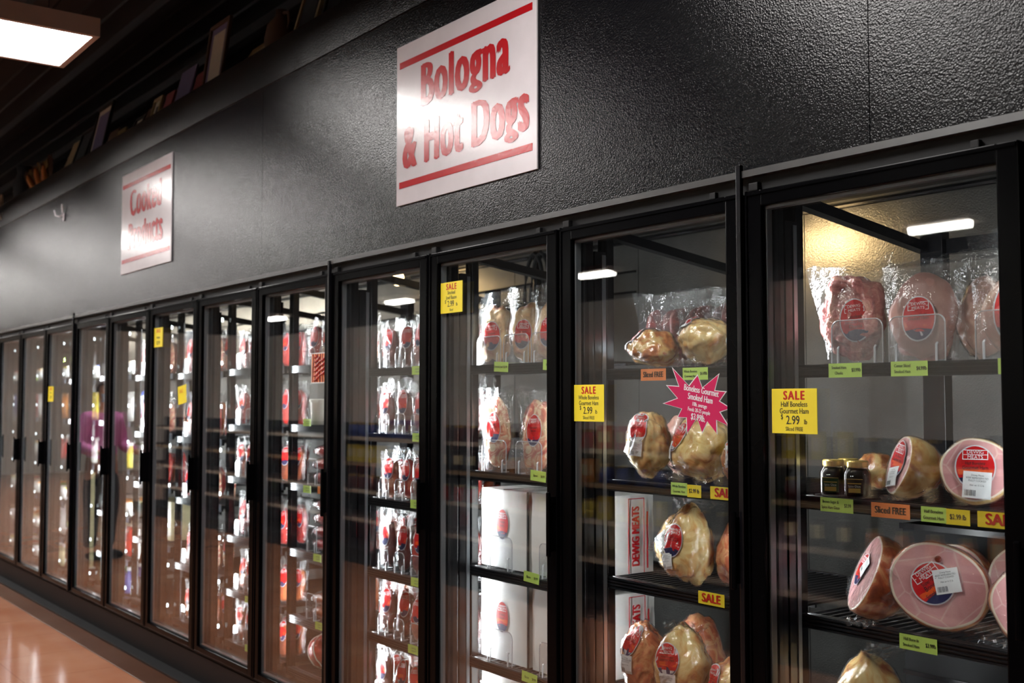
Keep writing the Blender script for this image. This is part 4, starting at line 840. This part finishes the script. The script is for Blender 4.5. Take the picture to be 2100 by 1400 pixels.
def row(k, si, kinds, nx=5, ny=3, dx=.128, dy=.075, x0=.1, hh=1.0, stops=True, yaw=.25, y0=.2, lean=-.1, roll=-.14):
    global STN
    z = SH[k][si]
    for i in range(nx):
        kd = kinds[i % len(kinds)]
        for j in range(ny if i < 4 else 2):
            x = k*PW+x0+i*dx+random.uniform(-.01, .01); y = y0+j*dy+random.uniform(-.008, .008)
            if x > (k+1)*PW-.07: continue
            dup(random.choice(PR_[kd]), (x, y, z), (lean+random.uniform(-.06, .03), roll*(1 if i == 0 else .6)+random.uniform(-.06, .05), yaw+random.uniform(-.15, .15)),
                '%s pouch with red oval label, %s shelf, %s' % (NM[kd], PLACE[si], DR[k]), '%s pouches, %s shelf, %s' % (NM[kd], PLACE[si], DR[k]), (1, 1, hh*random.uniform(.94, 1.05)))
        if stops and i < 4: stop(k*PW+x0+i*dx+.01, .162, z, 'clear stop before pouches, %s shelf, %s' % (PLACE[si], DR[k]), .078, .085, 'clear stops, %s shelf, %s' % (PLACE[si], DR[k]))
for si in range(5): row(-3, si, ('dark', 'dark', 'red') if si != 2 else ('brown', 'red', 'dark'), ny=4, hh=[1.0, 1.0, .93, 1.12, 1.0][si], x0=.125)
row(-3, 5, ('dark', 'red'), ny=3, hh=1.0)
for si, kd, st in ((0, ('red', 'red'), 1), (1, ('red',), 1), (2, ('brown', 'red'), 1), (3, ('red',), 1), (4, ('orange', 'brown'), 1), (5, ('brown',), 1)): row(-5, si, kd, ny=3 if si < 4 else 2, x0=.13, hh=.98 if si != 4 else .9)
row(-4, 0, ('red', 'pale'), nx=5, ny=2, x0=.2); row(-4, 1, ('orange', 'red'), nx=2, ny=2, x0=.42, y0=.3); row(-4, 2, ('orange',), nx=2, ny=2, x0=.13, y0=.36, stops=False); row(-4, 4, ('orange',), nx=4, ny=1, x0=.12, y0=.5, stops=False)
for k_ in (-4,): row(k_, 3, ('brown',), nx=5, ny=1, x0=.12, y0=.45, stops=False)
for si, kd in ((0, ('red', 'pale')), (1, ('orange', 'red')), (2, ('red', 'pale')), (3, ('brown', 'pale')), (4, ('orange', 'brown'))): row(-6, si, kd, nx=4, ny=2, x0=.12, hh=1.1 if si < 2 else 1)
for si, kd in ((0, ('red', 'pale')), (1, ('red', 'pale')), (2, ('brown', 'red'))): row(-7, si, kd, nx=4, ny=2, x0=.13, hh=1.1)
# stacked ground meat and tub (sausage picture door)
def pack(x, y, z, lab, mat, s_=(.1, .07, .035), group=None, yaw=0):
    t = thing('meat_tray', lab, 'meat pack', (x, y, z), (0, 0, yaw), group)
    obj('meat', blob_mesh(s_[0]*.92, s_[1]*.92, s_[2]*.9, int(x*100), .1, 0, 3, 0, mat), t, (0, 0, s_[2])); obj('film', blob_mesh(s_[0], s_[1], s_[2], int(x*100), .1, 0, 3, .003, 'bag_film', .005), t, (0, 0, s_[2]))
    return t
for q, (si, n, mt) in enumerate(((2, 3, 'meat_red'), (3, 4, 'meat_red'), (4, 2, 'meat_brown'))):
    for i in range(n): pack(-2.79+.01*i, .24, SH[-4][si]+.062*i, 'film wrapped ground meat roll in the %s stack of the sausage picture door' % ('upper', 'middle', 'lower')[q], mt, (.085, .07, .032), 'stacked meat rolls, %s stack' % ('upper', 'middle', 'lower')[q], .2)
    stop(-2.8, .16, SH[-4][si], 'clear plastic stop before the %s stacked meat rolls' % ('upper', 'middle', 'lower')[q], .1, .12)
for x, y, l in ((-2.82, .22, 'front'), (-2.70, .26, 'second, to the right'), (-2.72, .36, 'third, behind')):
    t = thing('white_tub', 'white plastic tub on the second shelf under the sausage picture, ' + l, 'tub', (x, y, SH[-4][1]))
    obj('tub', MB().lathe([(.045, 0), (.05, .004), (.056, .105), (.058, .11)], 28).mesh('tub', 'tub_white', True), t); obj('lid', MB().lathe([(.06, .108), (.061, .118), (.057, .122), (.02, .121)], 28).mesh('lid', 'tub_white'), t)
# netted red roast at the foot of the sausage picture door
for i, (x, l) in enumerate(((-2.845, 'left'), (-2.65, 'right'))):
    t = thing('netted_roast', 'red roast in white netting at the foot of the sausage picture door, ' + l, 'meat', (x, .27, .32), (0, 0, .2))
    bmsh = blob_mesh(.09, .09, .085, 300+i, .12, 0, 4, 0, 'meat_red'); obj('meat', bmsh, t, (0, 0, .085)); bb = bvh_of(bmsh, Matrix.Translation((0, 0, .085))); net = MB()
    for a in (0, .9, 1.8, 2.6):
        pts = []
        for j in range(25):
            b_ = 2*pi*j/24; dv = (Vector((cos(a), sin(a), 0))*cos(b_)+Vector((-sin(a)*.3, cos(a)*.3, .95))*sin(b_)).normalized(); h = bb.ray_cast(Vector((0, 0, .085))+dv*.3, -dv)
            if h[0]: pts.append(h[0]+dv*.002)
        net.tube(pts, .003, 5)
    obj('netting', net.mesh('netting', 'netting'), t)
# cartons, tubs, bottles and jars in the farthest doors
def simple(nm, lab, cat, me_parts, loc, group, yaw=0):
    t = thing(nm, lab, cat, loc, (0, 0, yaw), group)
    for n_i, me in me_parts: obj(n_i, me, t)
    return t
rn = random.Random(5)
TUB = MB().lathe([(.042, 0), (.05, .085)], 20); LIDM = MB().lathe([(.053, .084), (.053, .093), (.02, .094)], 20)
CN = {c: plain(c, (1, 1, 1)) for c in ()}
far = [('cheese_tub', 'tub', lambda c: [('tub', TUB.mesh('tub', 'pk_white', True)), ('lid', LIDM.mesh('lid', c))]),
       ('snack_bag', 'bag', lambda c: [('bag', pillow(c))]),
       ('dressing_bottle', 'bottle', lambda c: [('bottle', MB().lathe([(.03, 0), (.032, .01), (.032, .1), (.014, .135), (.013, .15)], 16).mesh('bottle', c, True)), ('cap', MB().lathe([(.016, .148), (.016, .17)], 14).mesh('cap', 'pk_white'))])]
def pillow(c):
    mb = MB(); n = 8
    for sg in (-1, 1):
        vs = [(.065*(i/n*2-1), sg*.024*(1-(i/n*2-1)**2)*(1-(j/n*2-1)**4)+.003*sin(i*3+j), .2*j/n) for j in range(n+1) for i in range(n+1)]
        f = [(j*(n+1)+i, j*(n+1)+i+1, (j+1)*(n+1)+i+1, (j+1)*(n+1)+i) for j in range(n) for i in range(n)]; mb.add(vs, f if sg < 0 else [q[::-1] for q in f])
    return mb.mesh('bag', c, True)
cols = ['pk_yellow', 'pk_white', 'pk_orange', 'pk_cream', 'pk_red', 'pk_green', 'pk_blue']; cnm = {'pk_yellow': 'yellow', 'pk_white': 'white', 'pk_orange': 'orange', 'pk_cream': 'cream', 'pk_red': 'red', 'pk_green': 'green', 'pk_blue': 'blue'}
FARP = {}
for nm, cat, fn in far:
    for c in cols: FARP[(nm, c)] = simple(nm, 'x', cat, fn(c), (0, 0, -5), 'x')
for k in range(-12, -7):
    for si, z in enumerate(SH[k]):
        if k == -9 and si > 2: continue
        nm, cat, fn = far[(k*3+si) % 3]
        if k in (-12, -11) and si > 1: nm = 'cheese_tub'
        for i in range(5):
            c = cols[(k*5+si*2+i//2) % 7 if rn.random() < .7 else 1]
            for j in range(2):
                z_ = z
                dup(FARP[(nm, c)], (k*PW+.1+i*.135, .225+j*.12, z_), (0, 0, rn.uniform(-.3, .3)), '%s %s on the %s shelf of the %s' % (cnm[c], nm.replace('_', ' '), PLACE[si], DR[k]), '%s %ss, %s shelf, %s' % (cnm[c], nm.replace('_', ' '), PLACE[si], DR[k]))
for o_ in [x for v in PR_.values() for x in v]+list(FARP.values()):
    for c, gs in kids(o_):
        for g in gs: bpy.data.objects.remove(g)
        bpy.data.objects.remove(c)
    bpy.data.objects.remove(o_)
for u_, l in ((185, 'left'), (214, 'right')):
    x = at(u_, 1090, .3).x; t = thing('white_post', 'tall white post standing in the far door with few goods, ' + l, 'post', (x, .3, .33))
    obj('post', MB().box(-.03, .03, -.02, .02, 0, .72, 0, .003).mesh('post', 'pk_cream'), t); obj('foot', MB().box(-.045, .045, -.035, .035, 0, .012).mesh('foot', 'pk_white'), t)
for x, si in ((-5.15, 3), (-4.95, 3)):
    t = thing('cream_carton', 'plain cream carton on the fourth shelf, ' + ('left' if x < -5 else 'right') + ' of two, far door', 'box', (x, .25, SH[-7][3])); obj('box', MB().box(-.07, .07, 0, .2, 0, .24, 0, .003).mesh('box', 'pk_cream'), t); obj('flap_seam', MB().box(-.001, .001, -.001, .2, .2395, .2405).mesh('flap_seam', 'card_brown'), t)
t = thing('white_jug', 'small white squeeze jug at the foot of the door left of the yellow note', 'bottle', (-4.98, .2, .33)); obj('jug', MB().lathe([(.04, 0), (.048, .01), (.05, .12), (.03, .17), (.018, .2)], 20).mesh('jug', 'pk_cream', True), t); obj('cap', MB().lathe([(.02, .2), (.02, .225)], 14).mesh('cap', 'pk_white'), t)
# evaporator shape with cables behind the jowl bacon
t = thing('evaporator', 'black cooler unit with looped cables high behind the jowl bacon', 'cooling unit', (-2.35, 1.15, 1.93))
obj('housing', MB().box(-.35, .35, -.1, .2, -.05, .12, 0, .03).mesh('housing', 'rack_black'), t)
cbm = MB()
for q in (0, .05): cbm.tube([(.0+q-.1*cos(a)*.8, -.02, .12+.26*sin(a)) for a in [pi*i/10 for i in range(11)]], .01, 8)
obj('cable', cbm.mesh('cable', 'matt_black'), t)
hk = MB().tube([(0, 0, .05), (0, 0, .4)], .02, 8); obj('hanger', hk.mesh('hanger', 'rack_black'), t)

# ---------------------------------------------------------------- things kept on top of the cooler
ZT = 3.2765
def board(x0, x1, h, mat, lab, lean=18, y=.1, kind='old_sign', cat='sign', frame=None, inner=None, slats=0):
    w_ = x1-x0; t = thing(kind, lab, cat, ((x0+x1)/2, y, ZT+.004), (radians(-lean), 0, 0))
    if frame:
        f = .022; mb = MB().box(-w_/2, w_/2, -.02, 0, 0, f, 0, .002).box(-w_/2, w_/2, -.02, 0, h-f, h, 0, .002).box(-w_/2, -w_/2+f, -.02, 0, f, h-f, 0, .002).box(w_/2-f, w_/2, -.02, 0, f, h-f, 0, .002)
        obj('frame', mb.mesh('frame', frame), t); obj('mat_board', MB().box(-w_/2+f, w_/2-f, -.009, -.003, f, h-f).mesh('mat_board', mat), t)
        if inner: obj('print', MB().box(-w_/2+f*2.6, w_/2-f*2.6, -.0105, -.009, f*2.8, h-f*2.8).mesh('print', inner), t)
    else:
        obj('board', MB().box(-w_/2, w_/2, -.014, 0, 0, h, 0, .003).mesh('board', mat), t)
        if inner: obj('panel', MB().box(-w_*.32, w_*.45, -.017, -.014, h*.1, h*.8).mesh('panel', inner), t)
        if slats: obj('edge_strip', MB().box(-w_/2, w_/2, -.018, -.014, h*.9, h, 0, .001).mesh('edge_strip', slats), t)
board(-7.0, -6.79, .33, 'w_beige', 'beige board leaning on top of the cooler near the dried corn', 20)
board(-6.74, -6.42, .36, 'w_dark', 'dark blue framed picture beside the beige board on the cooler top', 18, kind='framed_picture', cat='picture', frame='matt_black', inner='w_dark')
board(-6.28, -5.93, .43, 'w_cream', 'framed purple print with cream border standing on the cooler top', 12, kind='framed_picture', cat='picture', frame='matt_black', inner='w_purple')
board(-5.86, -5.66, .17, 'w_brown', 'low brown board right of the framed purple print', 15)
board(-5.62, -5.44, .13, 'w_tan', 'low tan box front on the cooler top', 10, kind='old_box', cat='box')
board(-5.4, -5.2, .19, 'w_cream', 'small cream card in a dark frame on the cooler top', 25, kind='framed_picture', cat='picture', frame='matt_black')
board(-5.16, -5.0, .2, 'w_brown', 'narrow brown board right of the small cream card', 22)
board(-4.97, -4.82, .21, 'w_cream', 'narrow cream frame over the Cooked Products sign', 14, kind='framed_picture', cat='picture', frame='w_beige', inner='w_dark')
board(-4.76, -4.62, .2, 'w_red', 'dark red board over the Cooked Products sign', 15)
board(-4.56, -4.32, .29, 'w_purple', 'dull purple board above the gap between both hanging signs', 14)
board(-4.28, -4.14, .21, 'w_red', 'narrow red board left of the tall patched frame', 16)
board(-4.08, -3.8, .43, 'w_purple', 'tall frame with cream and purple patches and a brown foot', 8, kind='framed_picture', cat='picture', frame='w_brown', inner='w_cream')
board(-3.62, -3.32, .22, 'w_tan', 'open tan box lid leaning on the cooler top', 30, kind='old_box', cat='box', inner='w_beige')
board(-2.94, -2.7, .36, 'w_dark', 'paper framed handwritten sheet on the cooler top', 16, kind='framed_picture', cat='picture', frame='w_beige', inner='w_dark')
board(-2.64, -2.46, .3, 'w_dark', 'plain dark framed picture right of the handwritten sheet', 14, kind='framed_picture', cat='picture', frame='matt_black')
board(-2.36, -2.2, .3, 'w_purple', 'purple board cut by the top edge of the photo', 14)
t = thing('brown_jug', 'rounded reddish brown jug on the cooler top', 'jug', (-3.1, .12, ZT)); obj('body', MB().lathe([(.05, 0), (.075, .02), (.085, .09), (.07, .17), (.03, .22), (.028, .25)], 20).mesh('body', 'w_brown', True), t); obj('handle', MB().tube([(.03, 0, .23), (.08, 0, .22), (.09, 0, .17), (.072, 0, .14)], .009, 8).mesh('handle', 'w_brown', True), t)
t = thing('dark_vase', 'dark vase at the far left end of the cooler top', 'vase', (-8.35, .16, ZT)); obj('body', MB().lathe([(.05, 0), (.09, .08), (.1, .2), (.06, .3), (.07, .36)], 20).mesh('body', 'w_dark', True), t)
t = thing('dried_corn', 'bundle of orange dried corn with husks at the left on the cooler top', 'decoration', (-7.75, .15, ZT))
for i in range(7):
    a = -.9+.3*i; x = -.3+.1*i
    if i % 2: 
        o_ = obj('corn_cob', MB().lathe([(.01, -.09), (.026, -.06), (.03, 0), (.024, .07), (.008, .11)], 12).mesh('corn_cob', 'w_corn', True), t, (x, -.02, .13), (.3, a, 0))
    obj('husk', flap_mesh(((x-.02, 0, .0), (x+.02, 0, .0)), (x+.12*sin(a), -.03, .26), .09, 500+i, amp=.015, mat='w_tan' if i % 2 else 'w_brown'), t)
t = thing('cable_loop', 'thin pale cable loop at the left edge above the header', 'cable', at(3, 425, -.02)); obj('cable', MB().tube([(.05*cos(a), 0, .11*sin(a)) for a in [pi*2*i/14-.6 for i in range(12)]], .005, 6).mesh('cable', 'w_cream'), t)
# ---------------------------------------------------------------- the aisle side mirrored in the door glass
gm = {}
def gondola(x):
    t = thing('gondola_shelf', 'low grocery shelf across the aisle, seen mirrored in the door glass', 'shelf', (x, -3.15, 0), group='low shelves across the aisle')
    if not gm:
        gm['base'] = MB().box(0, 1.2, -.9, 0, 0, .14, 0, .006).mesh('base', 'matt_black'); gm['back_panel'] = MB().box(0, 1.2, -.46, -.44, .14, 1.36).mesh('back_panel', 'w_dark')
        for i, z in enumerate((.44, .72, .985, 1.235)): gm['shelf%d' % i] = MB().box(.01, 1.19, -.44, -.02, z-.022, z, 0, .003).mesh('shelf', 'w_brown'); gm['rail%d' % i] = MB().box(.01, 1.19, -.02, -.012, z-.032, z+.003).mesh('price_rail', ('w_cream', 'w_cream', 'w_beige', 'w_cream')[i])
    for k_, me in gm.items(): obj({'s': 'shelf', 'r': 'price_rail'}.get(k_[0], k_), me, t)
for i in range(14): gondola(-14.4+1.2*i)
gp = {}
for c in ('pk_wine', 'pk_red', 'pk_yellow', 'jar_dark', 'pk_orange', 'pk_blue'):
    for nm, cat, fn in (('grocery_jar', 'jar', lambda c: [('jar', MB().lathe([(.038, 0), (.042, .01), (.042, .1), (.034, .12)], 16).mesh('jar', c, True)), ('lid', MB().lathe([(.036, .12), (.036, .14)], 16).mesh('lid', 'gold_lid'))]),
                        ('grocery_box', 'box', lambda c: [('box', MB().box(-.05, .05, -.03, .03, 0, .17, 0, .003).mesh('box', c)), ('label', MB().box(-.035, .035, .0302, .031, .05, .13).mesh('label', 'pk_cream'))])):
        gp[(nm, c)] = simple(nm, 'x', cat, fn(c), (0, 0, -5), 'x')
cw = {'pk_wine': 'wine red', 'pk_red': 'red', 'pk_yellow': 'yellow', 'jar_dark': 'dark', 'pk_orange': 'orange', 'pk_blue': 'blue'}; keys = list(gp)
for si, z in enumerate((.72, .985, 1.235)):
    for i in range(44):
        ky = keys[(i//4+si*5) % len(keys)]
        dup(gp[ky], (-8.0+.19*i, -3.24, z+.0005), (0, 0, rn.uniform(-.1, .1)), '%s %s on a low shelf across the aisle, mirrored in the glass' % (cw[ky[1]], ky[0].replace('_', ' ')), '%s %s row across the aisle' % (cw[ky[1]], ky[0].replace('_', ' ')))
for o_ in gp.values():
    for c, gs in kids(o_): bpy.data.objects.remove(c)
    bpy.data.objects.remove(o_)
# ---------------------------------------------------------------- shopper mirrored in the glass (stands in the aisle, left of the frame)
def skinned(name, chains, mat, parent, root=0, lv=2):
    vs, es, rs = [], [], []
    idx = {}
    for ch in chains:
        prev = None
        for (p_, r) in ch:
            key = tuple(round(c, 4) for c in p_)
            if key not in idx: idx[key] = len(vs); vs.append(p_); rs.append(r)
            if prev is not None and prev != idx[key]: es.append((prev, idx[key]))
            prev = idx[key]
    me = bpy.data.meshes.new(name); me.from_pydata(vs, es, []); me.materials.append(M[mat]); o = obj(name, me, parent); sk = o.modifiers.new('Skin', 'SKIN'); sk.use_smooth_shade = True
    for i, r in enumerate(rs):
        sv = me.skin_vertices[0].data[i]; sv.radius = r if isinstance(r, tuple) else (r, r); sv.use_root = i == root
    sb = o.modifiers.new('Subdivision', 'SUBSURF'); sb.levels = lv; sb.render_levels = lv; return o
per = thing('person', 'person in a pink shirt and blue face mask, seen only mirrored in the glass', 'person', (-9.6, -1.25, 0), (0, 0, radians(70)))
def hand(px, py, pz, s_):
    out = []
    for i, (dx, ln) in enumerate(((-.032, .068), (-.011, .078), (.011, .073), (.031, .058))):
        out.append([((px, py, pz), (.03, .016)), ((px+dx, py-.04, pz-.01), .010), ((px+dx*1.05, py-.04-ln*.5, pz-.02), .0085), ((px+dx*1.05, py-.04-ln*.8, pz-.045), .0075), ((px+dx, py-.04-ln*.75, pz-.065), .0065)])
    out.append([((px, py, pz), (.03, .016)), ((px-s_*.036, py-.02, pz+.005), .011), ((px-s_*.058, py-.05, pz-.005), .0095), ((px-s_*.056, py-.075, pz-.018), .008)])
    return out
LH, RH = (.2, -.36, 1.06), (-.2, -.36, 1.06)
body = [[((0, 0, .95), (.15, .11)), ((0, 0, 1.1), (.14, .1)), ((0, .01, 1.28), (.16, .11)), ((0, .015, 1.42), (.13, .09)), ((0, .0, 1.5), (.055, .055)), ((0, -.02, 1.56), (.06, .065)), ((0, -.03, 1.63), (.078, .095)), ((0, -.025, 1.71), (.076, .09)), ((0, -.02, 1.76), (.045, .05))]]
for s_, H in ((1, LH), (-1, RH)):
    body.append([((0, .015, 1.42), (.13, .09)), ((s_*.17, .01, 1.41), .062), ((s_*.23, .02, 1.26), .048), ((s_*.25, .0, 1.13), .042), ((s_*.23, -.16, 1.09), .036), ((s_*.2, -.3, 1.07), .027), (H, (.03, .016))])
    body += hand(*H, s_)
    body.append([((0, 0, .95), (.15, .11)), ((s_*.1, 0, .88), .095), ((s_*.11, -.01, .5), .062), ((s_*.11, .01, .28), .05), ((s_*.11, .02, .09), .036), ((s_*.115, -.05, .045), (.04, .03)), ((s_*.12, -.16, .03), (.036, .022))])
skinned('body', body, 'skin', per)
shirt = [[((0, 0, .93), (.18, .14)), ((0, 0, 1.1), (.17, .13)), ((0, .01, 1.28), (.185, .135)), ((0, .015, 1.42), (.15, .11)), ((0, .0, 1.475), (.075, .075))]]
for s_ in (1, -1): shirt.append([((0, .015, 1.42), (.15, .11)), ((s_*.17, .01, 1.41), .085), ((s_*.235, .02, 1.26), .07), ((s_*.255, .0, 1.13), .064), ((s_*.232, -.16, 1.09), .056), ((s_*.21, -.25, 1.078), .045)])
skinned('shirt', shirt, 'cloth_pink', per)
tr_ = [[((0, 0, .97), (.165, .125)), ((0, 0, .92), (.165, .125))]]
for s_ in (1, -1): tr_.append([((0, 0, .92), (.165, .125)), ((s_*.1, 0, .86), .115), ((s_*.11, -.01, .5), .085), ((s_*.11, .01, .28), .07), ((s_*.11, .015, .11), .062)])
skinned('trousers', tr_, 'cloth_dark', per)
for s_ in (1, -1): obj('shoe', blob_mesh(.05, .14, .045, 700, .04, 0, 3, 0, 'matt_black'), per, (s_*.115, -.07, .045))
hr = blob_mesh(.095, .11, .11, 701, .06, 0, 4, 0, 'hair_brown'); 
for v in hr.vertices:
    if v.co.y < -.02 and v.co.z < .055: v.co.y = -.02+(v.co.y+.02)*.1
obj('hair', hr, per, (0, .0, 1.7))
mk = MB(); n = 8
mk.add([(.075*sin(a), -.04-.09*cos(a)-.012*sin(pi*j/4), 1.575+.085*j/4) for j in range(5) for a in [(-1.25+2.5*i/n) for i in range(n+1)]], [(j*(n+1)+i, j*(n+1)+i+1, (j+1)*(n+1)+i+1, (j+1)*(n+1)+i) for j in range(4) for i in range(n)])
obj('face_mask', mk.mesh('face_mask', 'mask_blue', True), per)
for s_ in (1, -1):
    obj('eye', blob_mesh(.013, .01, .008, 3, 0, 0, 2, 0, 'paper_white'), per, (s_*.03, -.122, 1.685)); obj('pupil', blob_mesh(.006, .004, .006, 3, 0, 0, 2, 0, 'hair_brown'), per, (s_*.03, -.131, 1.685))
    obj('ear', blob_mesh(.01, .02, .032, 4, .05, 0, 2, 0, 'skin'), per, (s_*.083, -.02, 1.65)); obj('eyebrow', blob_mesh(.018, .006, .004, 5, 0, 0, 2, 0, 'hair_brown'), per, (s_*.03, -.125, 1.706))
obj('nose', blob_mesh(.012, .016, .022, 6, 0, 0, 2, 0, 'skin'), per, (0, -.13, 1.662))
